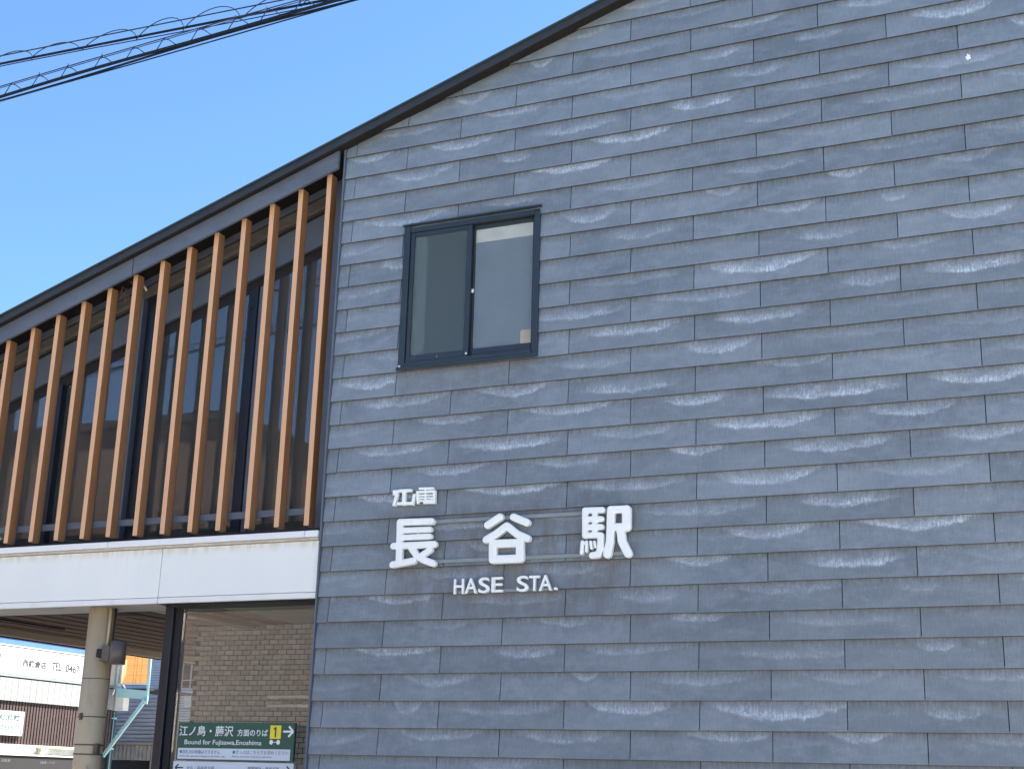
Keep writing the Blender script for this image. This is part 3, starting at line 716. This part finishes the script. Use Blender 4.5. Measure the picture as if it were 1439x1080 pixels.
box('panel', gx(-4.058), gx(-3.016), -.085, -.060, wz(1.50), wz(1.713), M['sign_pale'], WS, .002)
def wt(s, x0, x1, z0, z1, m=None): return text_front('lettering', s, gx(x0), gx(x1), wz(z0), wz(z1), YS, m or M['print_blue'], WS, .001, .006)
wt('大仏・長谷寺方面', -3.935, -3.690, 1.652, 1.682); wt('御霊神社・海岸方面', -3.400, -3.135, 1.655, 1.686)
wt('Great Buddha, Hasedera Temple', -4.02, -3.66, 1.60, 1.622); wt('Goryo Shrine, Beach', -3.42, -3.14, 1.60, 1.622)
for s, x0, x1 in ((1, -4.035, -3.965), (-1, -3.045, -3.112)):
    bm = bmesh.new(); z = wz(1.668)
    bar(bm, (gx(x0) + s * .008, z), (gx(x1), z), .010, YS - .0012, YS)
    bar(bm, (gx(x0), z), (gx(x0) + s * .026, z + .024), .010, YS - .0016, YS)
    bar(bm, (gx(x0), z), (gx(x0) + s * .026, z - .024), .010, YS - .0020, YS)
    bm_obj('arrow', bm, M['print_dark'], WS)
for p_, o_ in ((GS, .272), (WS, .315)):
    for x in (-.42, .42): box('standoff', x - .012, x + .012, -.060, .044, .15, .18, M['grey_metal'], p_)

# ---------------------------------------------------------------- window in the slate wall
wd = box('window', WX0 - .022, WX0 + .030, -.035, .10, WZ0 - .02, WZ1 + .01, M['window_frame'], ST, .002)   # left jamb of the frame; the rest are its pieces
def wpart(name, x0, x1, y0, y1, z0, z1, m, bev=.002):
    o = box(name, x0, x1, y0, y1, z0, z1, m, None, bev); o.parent = wd
    o.location = (o.location.x - wd.location.x, o.location.y - wd.location.y, o.location.z - wd.location.z); return o
wpart('frame_jamb', WX1 - .030, WX1 + .012, -.035, .10, WZ0 - .02, WZ1 - .012, M['window_frame'])
wpart('frame_head', WX0 + .032, WX1 - .032, -.032, .10, WZ1 - .042, WZ1 - .002, M['window_frame'])
wpart('drip_cap', WX0 - .032, WX1 + .024, -.048, .0, WZ1 + .012, WZ1 + .024, M['window_frame'])
wpart('sill', WX0 + .032, WX1 - .032, -.040, .10, WZ0 - .018, WZ0 + .030, M['window_frame'])
wpart('sill_lip', WX0 - .026, WX1 + .012, -.056, -.037, WZ0 - .030, WZ0 - .006, M['window_frame'])
MID = -1.712
# left sash in front, right sash behind
lx0, lx1, rx0, rx1, z0, z1 = WX0 + .034, MID + .02, MID - .0, WX1 - .034, WZ0 + .034, WZ1 - .044
for nm, a, b, c, d in (('sash_stile', lx0, lx0 + .030, z0, z1), ('sash_stile', lx1 - .040, lx1, z0, z1), ('sash_rail', lx0 + .031, lx1 - .041, z1 - .032, z1), ('sash_rail', lx0 + .031, lx1 - .041, z0, z0 + .050)):
    wpart(nm, a, b, -.022, .006, c, d, M['window_frame'])
wpart('pane', lx0 + .031, lx1 - .041, -.010, -.006, z0 + .051, z1 - .033, M['frost_left'], 0)
for nm, a, b, c, d in (('sash_stile', rx0 + .022, rx0 + .034, z0, z1), ('sash_stile', rx1 - .024, rx1, z0, z1), ('sash_rail', rx0 + .035, rx1 - .025, z1 - .030, z1), ('sash_rail', rx0 + .035, rx1 - .025, z0, z0 + .062)):
    wpart(nm, a, b, .010, .040, c, d, M['window_frame'])
px0, px1, pz0, pz1 = rx0 + .035, rx1 - .025, z0 + .063, z1 - .031
wpart('pane', px0, px1, .026, .030, pz0, pz1, M['frost_right'], 0)
bm = bmesh.new()                                          # diagonal wire cast in the glass
def seg_clip(x0, z0, dx, dz):
    t0, t1 = -9, 9
    for p, d, lo, hi in ((x0, dx, px0, px1), (z0, dz, pz0, pz1)):
        a, b = (lo - p) / d, (hi - p) / d
        if a > b: a, b = b, a
        t0, t1 = max(t0, a), min(t1, b)
    return (t0, t1) if t1 - t0 > .01 else None
for sgn in (1, -1):
    k = -60
    while k < 60:
        x0 = px0 + k * .026; dz = -.66 * sgn
        r2 = seg_clip(x0, pz0 if sgn < 0 else pz1, 1, dz)
        if r2:
            t0, t1 = r2; zz0 = pz0 if sgn < 0 else pz1
            bar(bm, (x0 + t0, zz0 + dz * t0), (x0 + t1, zz0 + dz * t1), .0019 if sgn > 0 else .0008, .0246 if sgn > 0 else .0242, .0255)
        k += 1
o = bm_obj('wire_mesh', bm, M['mesh_wire'], None); o.parent = wd; o.matrix_parent_inverse = Matrix.Translation(-wd.location); stuff(o)
for (x, z, y) in ((lx1 + .006, 5.08, .008), (lx1 - .012, WZ0 + .055, -.026), (WX0 - .006, WZ0 + .005, -.038), (-1.94, WZ0 + .055, -.026)):
    bm = bmesh.new(); bmesh.ops.create_uvsphere(bm, u_segments=12, v_segments=8, radius=.009 if z < 5 else .013)
    q = bm_obj('screw_head' if z < 5 else 'latch', bm, M['insulator'] if x != -1.94 else M['grey_metal'], wd, smooth=True); q.location = Vector((x, y, z)) - wd.location; q.scale = (1, .5, 1.3 if z > 5 else 1)
wpart('note', px1 - .085, px1 - .004, .0225, .0235, pz0 + .002, pz0 + .105, M['note'], 0)
wpart('reflection_band', px0 + .001, px1 - .001, .0225, .0235, pz1 - .105, pz1 - .001, M['eave_reflection'], 0)  # pale strip painting the eave reflection across the pane top
wpart('pane_lightener', lx0 + .02, lx0 + .13, .012, .018, z0 + .05, z1 - .03, M['white_panel'], 0)  # white strip added behind the pane to lighten its left edge
# small room behind the window with a short white blind
bm = bmesh.new()
bx(bm, WX0 - .3, WX1 + .3, 1.4, 1.45, 4.2, 5.9); bx(bm, WX0 - .35, WX0 - .3, .16, 1.4, 4.2, 5.9); bx(bm, WX1 + .3, WX1 + .35, .16, 1.4, 4.2, 5.9)
bx(bm, WX0 - .35, WX1 + .35, .16, 1.4, 4.15, 4.2); bx(bm, WX0 - .35, WX1 + .35, .16, 1.4, 5.9, 5.95)
bm_obj('washroom_wall', bm, M['ceiling_grey'], ST)
wpart('blind', rx0 + .01, rx1, .038, .042, z1 - .16, z1, M['white_panel'], 0)

# ---------------------------------------------------------------- raised lettering on the slate wall
STR = {"naga":[[[[-2.1551,3.3696],[-2.1493,3.0914]],0.0256],[[[-2.1551,3.3696],[-1.9062,3.363]],0.0249],[[[-2.1424,3.3102],[-1.9191,3.3062]],0.0212],[[[-2.1396,3.2592],[-1.9168,3.2571]],0.0212],[[[-2.1996,3.2007],[-1.8793,3.2003]],0.0247],[[[-2.1985,3.0689],[-2.1376,3.0769],[-2.0366,3.0896]],0.0252],[[[-2.057,3.1818],[-2.0073,3.1239],[-1.9514,3.0917],[-1.8809,3.0668]],0.0252],[[[-1.9084,3.1613],[-1.9687,3.1292]],0.0215]],"tani":[[[[-1.4711,3.3142],[-1.3801,3.3652]],0.027],[[[-1.2781,3.3598],[-1.1789,3.3168]],0.0268],[[[-1.4798,3.2127],[-1.4007,3.2523],[-1.3272,3.3013],[-1.2511,3.2424],[-1.1744,3.2076]],0.0268],[[[-1.4286,3.1827],[-1.2268,3.179],[-1.224,3.0725],[-1.4251,3.0743],[-1.4286,3.1827]],0.0295]],"eki":[[[[-0.7566,3.3771],[-0.7548,3.2071]],0.0215],[[[-0.7566,3.3771],[-0.635,3.374]],0.0215],[[[-0.756,3.3168],[-0.6416,3.3139]],0.0205],[[[-0.7554,3.2634],[-0.6412,3.2599]],0.0204],[[[-0.7548,3.2089],[-0.6454,3.2058]],0.0204],[[[-0.6886,3.3734],[-0.6872,3.2069]],0.0192],[[[-0.6454,3.2027],[-0.6457,3.1149],[-0.663,3.0763],[-0.7023,3.0727]],0.0238],[[[-0.7735,3.1646],[-0.7783,3.0917]],0.0137],[[[-0.7441,3.1655],[-0.7439,3.1016]],0.0106],[[[-0.7156,3.1642],[-0.7087,3.1199]],0.0101],[[[-0.6892,3.1643],[-0.6828,3.1275]],0.0092],[[[-0.5738,3.3715],[-0.5754,3.2258]],0.0284],[[[-0.5738,3.3723],[-0.4656,3.3699]],0.0266],[[[-0.4656,3.3677],[-0.4654,3.251]],0.0309],[[[-0.5732,3.2543],[-0.4654,3.251]],0.0273],[[[-0.5763,3.2346],[-0.5796,3.1601],[-0.5975,3.0766]],0.029],[[[-0.5065,3.2312],[-0.4958,3.1563],[-0.4542,3.0753]],0.0289]],"eno":[[[[-2.2271,3.6007],[-2.1904,3.5995]],0.0098],[[[-2.226,3.5811],[-2.2013,3.5807]],0.0092],[[[-2.2033,3.5736],[-2.2211,3.5045]],0.0114],[[[-2.1755,3.6008],[-2.0953,3.5994]],0.0114],[[[-2.1451,3.593],[-2.142,3.5067]],0.0141],[[[-2.1884,3.5088],[-2.0988,3.5063]],0.0113],[[[-2.0615,3.561],[-2.0734,3.5027]],0.0113],[[[-2.0185,3.6073],[-1.919,3.6046]],0.0086],[[[-2.0375,3.5832],[-1.9033,3.5809]],0.0092],[[[-1.9736,3.6067],[-1.9693,3.5181]],0.007],[[[-2.0389,3.5825],[-2.0306,3.5056]],0.0081],[[[-2.0333,3.5599],[-1.9035,3.5543]],0.007],[[[-2.0323,3.54],[-1.9026,3.5342]],0.007],[[[-2.0254,3.5201],[-1.9017,3.5147]],0.007],[[[-1.9033,3.5809],[-1.9011,3.5009]],0.0088],[[[-1.9774,3.5026],[-1.9011,3.5014]],0.0088]]}
def stroke_solid(name, strokes, y0, y1, m, parent, voxel=.003, sq=False, bv=.007, grow=1.0):
    src = bmesh.new()
    for pts, r in strokes:
        r *= grow
        for a, b in zip(pts, pts[1:]):
            a, b = Vector(a), Vector(b); t = (b - a); L = t.length; t.normalize(); nn = Vector((-t.y, t.x))
            ang = math.atan2(t.y, t.x); poly = []
            if sq: poly = [a - t * r + nn * r, a - t * r - nn * r, b + t * r - nn * r, b + t * r + nn * r]
            else:
                for k in range(9): th = ang + math.pi / 2 + math.pi * k / 8; poly.append(a + Vector((math.cos(th), math.sin(th))) * r)
                for k in range(9): th = ang - math.pi / 2 + math.pi * k / 8; poly.append(b + Vector((math.cos(th), math.sin(th))) * r)
            bm = bmesh.new(); pr(bm, [tuple(p) for p in poly], y0, y1)
            bmesh.ops.recalc_face_normals(bm, faces=bm.faces)
            fr = [e for e in bm.edges if all(abs(v.co.y - y0) < 1e-6 for v in e.verts)]
            bmesh.ops.bevel(bm, geom=fr, offset=bv, segments=3, affect='EDGES', profile=.5)
            tmp = bpy.data.meshes.new('t'); bm.to_mesh(tmp); bm.free(); src.from_mesh(tmp); bpy.data.meshes.remove(tmp)
    me = bpy.data.meshes.new(name); src.to_mesh(me); src.free()
    o = bpy.data.objects.new(name, me); COL.objects.link(o)
    md = o.modifiers.new('r', 'REMESH'); md.mode = 'VOXEL'; md.voxel_size = voxel; md.use_smooth_shade = True
    sm = o.modifiers.new('s', 'SMOOTH'); sm.factor = .5; sm.iterations = 2
    dg = bpy.context.evaluated_depsgraph_get(); dg.update()
    nm = bpy.data.meshes.new_from_object(o.evaluated_get(dg)); bpy.data.objects.remove(o); bpy.data.meshes.remove(me)
    nm.materials.clear(); nm.materials.append(m); nm.name = name
    for p in nm.polygons: p.use_smooth = True
    o = bpy.data.objects.new(name, nm); COL.objects.link(o); o.parent = parent
    return o
NS = thing('station_name_sign', 'large rounded white raised characters 長谷駅 on two pale rails', 'sign', (0, 0, 0))
for k in ('naga', 'tani', 'eki'):
    stroke_solid('letter', STR[k], -.075, -.034, M['white_letter'], NS, .0028, bv=.009)
for z in (3.366, 3.084):
    box('rail', -2.12, -.44, -.033, -.019, z - .013, z + .013, M['rail'], NS, .002)
ES = thing('railway_sign', 'small squarish white raised characters above the big first character', 'sign')
stroke_solid('letter', STR['eno'], -.052, -.020, M['white_letter'], ES, .0022, sq=True, bv=.003)
HS = thing('romanised_name_sign', 'small white raised Latin letters HASE STA. beneath the big characters', 'sign')
for s, x0, x1, z0, z1 in (('H', -1.718, -1.642, 2.850, 2.953), ('A', -1.634, -1.543, 2.851, 2.955), ('S', -1.532, -1.448, 2.850, 2.957), ('E', -1.434, -1.352, 2.853, 2.956),
                          ('S', -1.248, -1.162, 2.851, 2.958), ('T', -1.157, -1.080, 2.853, 2.956), ('A', -1.085, -.992, 2.853, 2.957), ('.', -.975, -.953, 2.854, 2.874)):
    text_front('letter', s, x0, x1, z0, z1, -.034, M['white_letter'], HS, .022, .012)
box('rail', -1.70, -.96, -.033, -.018, 2.856, 2.876, M['rail'], HS, .001)
# bird dropping high on the wall
bm = bmesh.new(); bmesh.ops.create_icosphere(bm, subdivisions=3, radius=.016)
for v in bm.verts: v.co *= 1 + .25 * math.sin(v.co.x * 300 + v.co.z * 210); v.co.y *= .25; v.co.z *= 1.35
tag(bm_obj('bird_dropping', bm, M['stone_white'], smooth=True, loc=(1.878, -.015, 6.262)), 'single white splash high on the slate wall at upper right', 'bird dropping')

# ---------------------------------------------------------------- overhead cables along the street
def para(p, x):        # parabola through three (x, z) points
    (x0, z0), (x1, z1), (x2, z2) = p
    return z0 * (x - x1) * (x - x2) / ((x0 - x1) * (x0 - x2)) + z1 * (x - x0) * (x - x2) / ((x1 - x0) * (x1 - x2)) + z2 * (x - x0) * (x - x1) / ((x2 - x0) * (x2 - x1))
def lin(p, x): return p[0][1] + (p[1][1] - p[0][1]) * (x - p[0][0]) / (p[1][0] - p[0][0])
CX0, CX1 = -24, 14
def run(f, y, x0=CX0, x1=CX1, n=60): return [(x0 + (x1 - x0) * i / n, y, f(x0 + (x1 - x0) * i / n)) for i in range(n + 1)]
A = thing('overhead_cable', 'upper black cable hung by looping spiral wire across the blue sky', 'cable', group='cables over the street')
fm = lambda x: 6.478 - .0360 * (x + 3.2) - .0006 * (x + 3.2) ** 2
fc = lambda x: 6.414 - .0355 * (x + 3.2) - .0006 * (x + 3.2) ** 2
tube('messenger_wire', run(fm, -2.0), .0045, M['wire'], A, 6); tube('cable_sheath', run(fc, -2.0), .0085, M['cable'], A, 8)
tube('drop_wire', run(lambda x: fc(x) - .014 - .006 * math.sin(x * 1.9), -1.985), .0035, M['cable'], A, 6)
pts = []
for i in range(9000):
    x = CX0 + (CX1 - CX0) * i / 9000; t = x / .44 * 2 * math.pi
    am = .034 + .008 * math.sin(x * 1.7); mid_ = (fm(x) + fc(x)) / 2 + .006 + .010 * math.sin(x * 2.3 + 1)
    pts.append((x + .05 * math.sin(t + 1) + .03 * math.sin(x * 5.1), -2.0 + .03 * math.sin(t), mid_ + am * 1.35 * math.cos(t)))
tube('spiral_hanger', pts[::6], .0035, M['wire'], A, 5)
B = thing('overhead_cable', 'lower thick bundle of black cables with wire ties across the blue sky', 'cable', group='cables over the street')
g0 = lambda x: 6.204 + .0545 * (x + 3.0) - .0045 * (x + 3.0) ** 2 if x > -8 else 6.204 + .0545 * -5 - .0045 * 25 + .02 * (x + 8)
tube('messenger_wire', run(lambda x: g0(x) + .082, -2.1, n=120), .004, M['wire'], B, 5)
tube('messenger_wire', run(lambda x: g0(x) + .066 - .004 * x * .2, -2.1, n=120), .003, M['wire'], B, 5)
tube('cable_sheath', run(lambda x: g0(x) + .004 * math.sin(x * 3), -2.1, n=160), .011, M['cable'], B, 8)
tube('cable_sheath', run(lambda x: g0(x) - .012 + .010 * math.sin(x * 2.1 + .5), -2.08, n=160), .0075, M['cable'], B, 8)
tube('drop_wire', run(lambda x: g0(x) - .030 + .010 * math.sin(x * 1.3 + 2.4), -2.09, n=160), .0045, M['cable'], B, 6)
x = -7.0; rr = random.Random(5)
while x < 1:
    z = g0(x); hh = .080
    q = [(x - .05, -2.1, z), (x - .035, -2.09, z + hh * .55), (x, -2.1, z + hh), (x + .06, -2.11, z + hh * .62), (x + .11, -2.1, z + .01)]
    bm = bmesh.new(); tube_bm(bm, q, .0034, 5)
    if rr.random() < .6: tube_bm(bm, [(x, -2.1, z + hh - .004), (x + rr.uniform(-.01, .01), -2.1, z + hh + .022)], .003, 5)
    bm_obj('wire_tie', bm, M['wire'], B)
    x += .265 + rr.uniform(-.03, .03)

def utility_pole(x, y, label, h=8.2):
    t = thing('utility_pole', label, 'pole', (x, y, 0), 'utility poles of the street')
    cyl('mast', 0, 0, 0, h, .15, M['concrete'], t, 24)
    for z in (h - .5, h - 1.3, 6.42): box('crossarm', -.75, .75, -.05, .05, z, z + .09, M['grey_metal'], t, .005)
    for z in (h - .5, h - 1.3):
        for k in (-.65, -.3, .3, .65): cyl('insulator', k, 0, z + .09, z + .26, .055, M['insulator'], t, 16)
    cyl('transformer', .42, 0, 5.2, 6.1, .28, M['ceiling_grey'], t, 24)
    return t
utility_pole(-24, -2.05, 'concrete utility pole at the far left end of the street cables')
utility_pole(14, -2.05, 'concrete utility pole at the right end of the street cables')

# ---------------------------------------------------------------- shop across the tracks
SH = thing('shop_building', 'low shop with dark brown ribbed wall below a streaked white panel', 'building', (-12, 5, 0))
def sy(y): return y - 5
box('main_wall', -6, -.06, sy(-3), sy(9.05), 0, 3.38, M['core'], SH)
bm = bmesh.new(); y = sy(-3)
while y < sy(9.1):
    pr_ = [(-.058, y), (0.0, y + .012), (0.0, y + .04), (-.012, y + .052)]
    bx(bm, -.058, -.020, y, y + .038, 1.99, 2.572); bx(bm, -.058, -.032, y + .038, y + .06, 1.99, 2.572); y += .06
stuff(bm_obj('ribbed_cladding', bm, M['shop_brown'], SH))
bm = bmesh.new(); y = sy(-3)
while y < sy(9.12): bx(bm, -.058, .012, y, y + .118, 2.575, 2.885); bx(bm, -.058, .007, y + .118, y + .124, 2.575, 2.885); y += .124
stuff(bm_obj('white_panel', bm, M['shop_panel'], SH))
box('fascia_edge', -.058, .02, sy(-3), sy(9.0), 2.905, 2.935, M['rail'], SH)
box('roof', -6.2, -.1, sy(-3.2), sy(9.0), 3.47, 3.52, M['dark_metal'], SH)
box('window_rail', -.058, .02, sy(-3), sy(8.6), 1.952, 1.985, M['cream_frame'], SH)
box('window_rail', -.058, .02, sy(-3), sy(8.6), 1.835, 1.855, M['cream_frame'], SH)
for y in (5.2, 6.4, 7.56, 8.5): box('window_mullion', -.058, .015, sy(y - .03), sy(y + .03), 1.856, 1.951, M['cream_frame'], SH)
box('window_back', -.058, -.055, sy(-3), sy(8.6), 1.856, 1.951, M['siding_grey'], SH)
for a, b in ((5.4, 7.45), (7.62, 7.70)): tube('fluorescent_tube', [(-.03, sy(a), 1.925), (-.03, sy(b), 1.925)], .011, M['tube'], SH)
box('dark_front', -.058, .0, sy(-3), sy(8.6), .1, 1.834, M['core'], SH)
text_side('lettering', '自動車', sy(6.78), sy(6.95), 1.74, 1.78, .001, M['print_pale'], SH)
text_side('lettering', '自転車・バイク', sy(7.55), sy(7.85), 1.73, 1.77, .001, M['print_pale'], SH)
SS = thing('shop_sign', 'long white fascia sign with blue top stripe and grey TEL 0467 lettering', 'sign', (-11.99, 5, 2.93))
def sz(z): return z - 2.93
box('face', -.06, 0, sy(-3), sy(8.98), sz(2.94), sz(3.312), M['shop_white'], SS, .003)
box('stripe', -.06, .002, sy(-3), sy(8.98), sz(3.345), sz(3.425), M['shop_blue'], SS)
box('stripe_edge', -.06, .004, sy(-3), sy(8.98), sz(3.326), sz(3.344), M['shop_white'], SS)
box('top_edge', -.06, .01, sy(-3), sy(8.98), sz(3.427), sz(3.46), M['core'], SS)
text_side('lettering', '1', sy(6.46), sy(6.50), sz(3.07), sz(3.20), .001, M['print_grey'], SS)
text_side('lettering', '西鎌倉店', sy(6.95), sy(7.43), sz(3.065), sz(3.165), .001, M['print_grey'], SS, bold=.012)
text_side('lettering', 'TEL', sy(7.55), sy(7.75), sz(3.065), sz(3.175), .001, M['print_grey'], SS, bold=.012)
text_side('lettering', '0467', sy(7.85), sy(8.15), sz(3.06), sz(3.17), .001, M['print_grey'], SS, bold=.012)
PQ = thing('shop_plaque', 'white rectangular plaque with green and blue grey characters on brown ribbed wall', 'sign', (-11.985, 6.5, 2.1))
box('board', -.01, .02, -.9, .585, 0, .335, M['plaque_white'], PQ, .002)
text_side('lettering', '整備,保険', -.02, .50, .205, .285, .0205, M['print_green'], PQ, bold=.02)
text_side('lettering', '路 251511', -.02, .50, .075, .150, .0205, M['print_blue'], PQ, bold=.01)

# ---------------------------------------------------------------- yard behind the concourse
WB = thing('sign_box', 'blank white box with a small hook bracket beside the cream column', 'sign', (-11.95, 9.06, 2.57))
box('case', -.12, .12, -.02, .12, 0, .33, M['far_white'], WB, .006)
tube('hook', [(.03, -.02, .33), (.05, -.03, .38), (.10, -.02, .37), (.13, -.01, .33)], .008, M['far_white'], WB)
box('upper_case', -.10, .02, .0, .1, .36, .78, M['far_white'], WB, .006)
TP = thing('steel_post', 'dark teal steel post with two pale bands under the white box', 'post', (-12.10, 9.1, 0))
box('shaft', -.075, .075, -.05, .05, 0, 2.56, M['teal_dark'], TP, .004)
for z in (1.98, 2.44): box('band', -.082, .082, -.058, .058, z, z + .022, M['teal_steel'], TP)
tube('edge_pipe', [(-.10, -.03, .2), (-.10, -.03, 2.54)], .012, M['far_white'], TP)
tube('edge_pipe', [(.095, -.03, .2), (.095, -.03, 2.54)], .008, M['teal_steel'], TP)
tube('edge_pipe', [(.0, -.062, .2), (.0, -.062, 2.4)], .006, M['teal_steel'], TP)
TF = thing('steel_balcony', 'pale teal steel balcony frame with long diagonal brace', 'balcony', (-11.6, 9.0, 0))
def tx(x): return x + 11.6
tube('post', [(tx(-11.96), 0, 2.95), (tx(-11.96), 0, 3.95)], .018, M['teal_steel'], TF)
tube('post', [(tx(-11.345), 0, 2.70), (tx(-11.37), 0, 3.95)], .022, M['teal_steel'], TF)
bm = bmesh.new(); pr(bm, [(tx(-11.92), 2.765), (tx(-11.36), 2.730), (tx(-11.36), 2.862), (tx(-11.92), 2.905)], -.04, .04)
bm_obj('beam', bm, M['teal_steel'], TF)
bm = bmesh.new(); bar(bm, (tx(-11.335), 2.72), (tx(-12.03), 1.88), .055, -.075, -.042); bm_obj('brace', bm, M['teal_steel'], TF)
box('gusset', tx(-11.40), tx(-11.30), -.055, -.041, 2.66, 2.78, M['teal_steel'], TF)
box('deck', tx(-11.95), tx(-11.35), .05, 1.2, 2.87, 2.90, M['core'], TF)
for z in (2.955, 3.90): box('handrail', tx(-11.94), tx(-11.38), -.01, .02, z, z + .022, M['far_white'], TF)
BL = thing('bamboo_blind', 'glowing orange yellow bamboo blind hung in the teal balcony frame', 'blind', (-11.665, 9.05, 2.985))
bm = bmesh.new(); z = 0
while z < .95: bx(bm, -.255, .270, -.004, .004, z, z + .0085); z += .0118
stuff(bm_obj('reeds', bm, M['bamboo'], BL))
for x in (-.2, -.02, .03, .12, .24): tube('cord', [(x, -.008, 0), (x, -.008, .95)], .003, M['beige'], BL, 5)
SB = thing('siding_building', 'two storey house clad in grey horizontal siding beyond the yard', 'building', (-12.6, 11, 0))
def hx(x): return x + 12.6
box('wall', hx(-14.6), hx(-9.5), .03, 3, 1.86, 6.5, M['core'], SB)
bm = bmesh.new(); z = 2.155
while z < 3.9:
    pts = [(0, z), (0, z + .032)]
    for a, b in ((hx(-14.6), hx(-12.24)), (hx(-11.9), hx(-9.5))):
        bx(bm, a, b, .0 if z < 2.9 else .004, .029, z, z + .036)
    if z < 3.02 : bx(bm, hx(-12.24), hx(-11.9), .002, .029, z, z + .036)
    z += .043
stuff(bm_obj('siding_boards', bm, M['siding_blue'], SB))
bm = bmesh.new(); z = 2.16
while z < 2.86: bx(bm, hx(-13.7), hx(-12.46), -.02, -.002, z, z + .05); z += .066
stuff(bm_obj('weathered_boards', bm, M['siding_grey'], SB))
w_ = box('window', hx(-12.235), hx(-11.905), .01, .028, 3.05, 3.86, M['dark_room'], SB)
for x in (-.16, .02, .16): box('window_bar', x - .012, x + .012, -.03, -.012, 0, .8, M['cream_frame'], w_)
box('window_rail', -.16, .16, -.028, -.014, .12, .14, M['cream_frame'], w_)
bm = bmesh.new(); x = -14.4; 
while x < -9.6: bx(bm, hx(x), hx(x + .055), -.03, .03, 1.855, 2.10); bx(bm, hx(x + .055), hx(x + .085), -.008, .03, 1.855, 2.10); x += .085
stuff(bm_obj('ribbed_skirt', bm, M['corrugated'], SB))
box('ledge', hx(-14.5), hx(-9.5), -.05, .04, 2.105, 2.15, M['opp_beige'], SB)
for x in (-14.4, -12.72, -11.0): box('carport_post', hx(x), hx(x + .06), -.02, .04, 0, 1.85, M['corrugated'], SB)
box('carport_back', hx(-20), hx(-9.5), 2.0, 2.1, 0, 2.5, M['core'], SB)
MB_ = thing('meter_box', 'pale white meter box with rounded cover on the grey siding', 'meter box', (-11.60, 10.6, 2.72))
box('case', -.26, -.10, 0, .12, 0, .26, M['metal_white'], MB_, .012); box('cover', -.09, .06, -.02, .12, .0, .20, M['metal_white'], MB_, .03); box('arm', -.30, .02, .02, .09, .20, .25, M['metal_white'], MB_, .01)
box('bracket', -.2, .0, .121, .4, .05, .1, M['metal_white'], MB_)

# ---------------------------------------------------------------- other side of the street (seen in the window glass)
OB = thing('tiled_building', 'grey brown tiled building across the street, mirrored in the upstairs windows', 'building', (-17, -14, 0))
box('wall', -12, 5, -10, 3.5, 0, 7.8, M['brick_far'], OB)
box('roof', -12.2, 5.2, -10.2, 3.7, 7.8, 7.95, M['dark_metal'], OB)
for x in (-10, -7, -4, -1, 2): box('window', x, x + 1.3, 3.5, 3.54, 1.2, 2.6, M['black_frame'], OB)
BS = thing('billboard', 'brown billboard with bold white strokes across the street', 'billboard', (-16.6, -9.2, 0))
box('board', -1.6, 1.6, -.1, .0, 4.3, 6.4, M['opp_brown'], BS)
for x in (-1.4, 1.4): cyl('leg', x, -.2, 0, 6.3, .06, M['grey_metal'], BS, 12)
for a, b in (((-1.1, 4.7), (-.2, 4.7)), ((-1.1, 5.3), (-.3, 5.3)), ((-.7, 4.9), (-.1, 5.9)), ((.3, 4.8), (1.1, 4.8)), ((.3, 5.5), (1.0, 5.5)), ((1.0, 4.9), (.5, 6.0))):
    bm = bmesh.new(); bar(bm, a, b, .16, .002, .02 + .002 * (a[0] > 0)); bm_obj('stroke', bm, M['far_white'], BS)
utility_pole(-15.2, -7.6, 'concrete utility pole with transformer across the street', 8.6)
OC = thing('rendered_house', 'beige rendered house facing the station across the street', 'house', (0, -20, 0))
box('wall', -9, 12, -6, 0, 0, 6.2, M['opp_beige'], OC)
box('roof', -9.3, 12.3, -6.3, .3, 6.2, 6.4, M['dark_metal'], OC)
for x in range(-8, 11, 3):
    for z in (.9, 3.7): box('window', x, x + 1.4, .0, .05, z, z + 1.3, M['black_frame'], OC)
print('slates', nslate, 'tiles', nt)
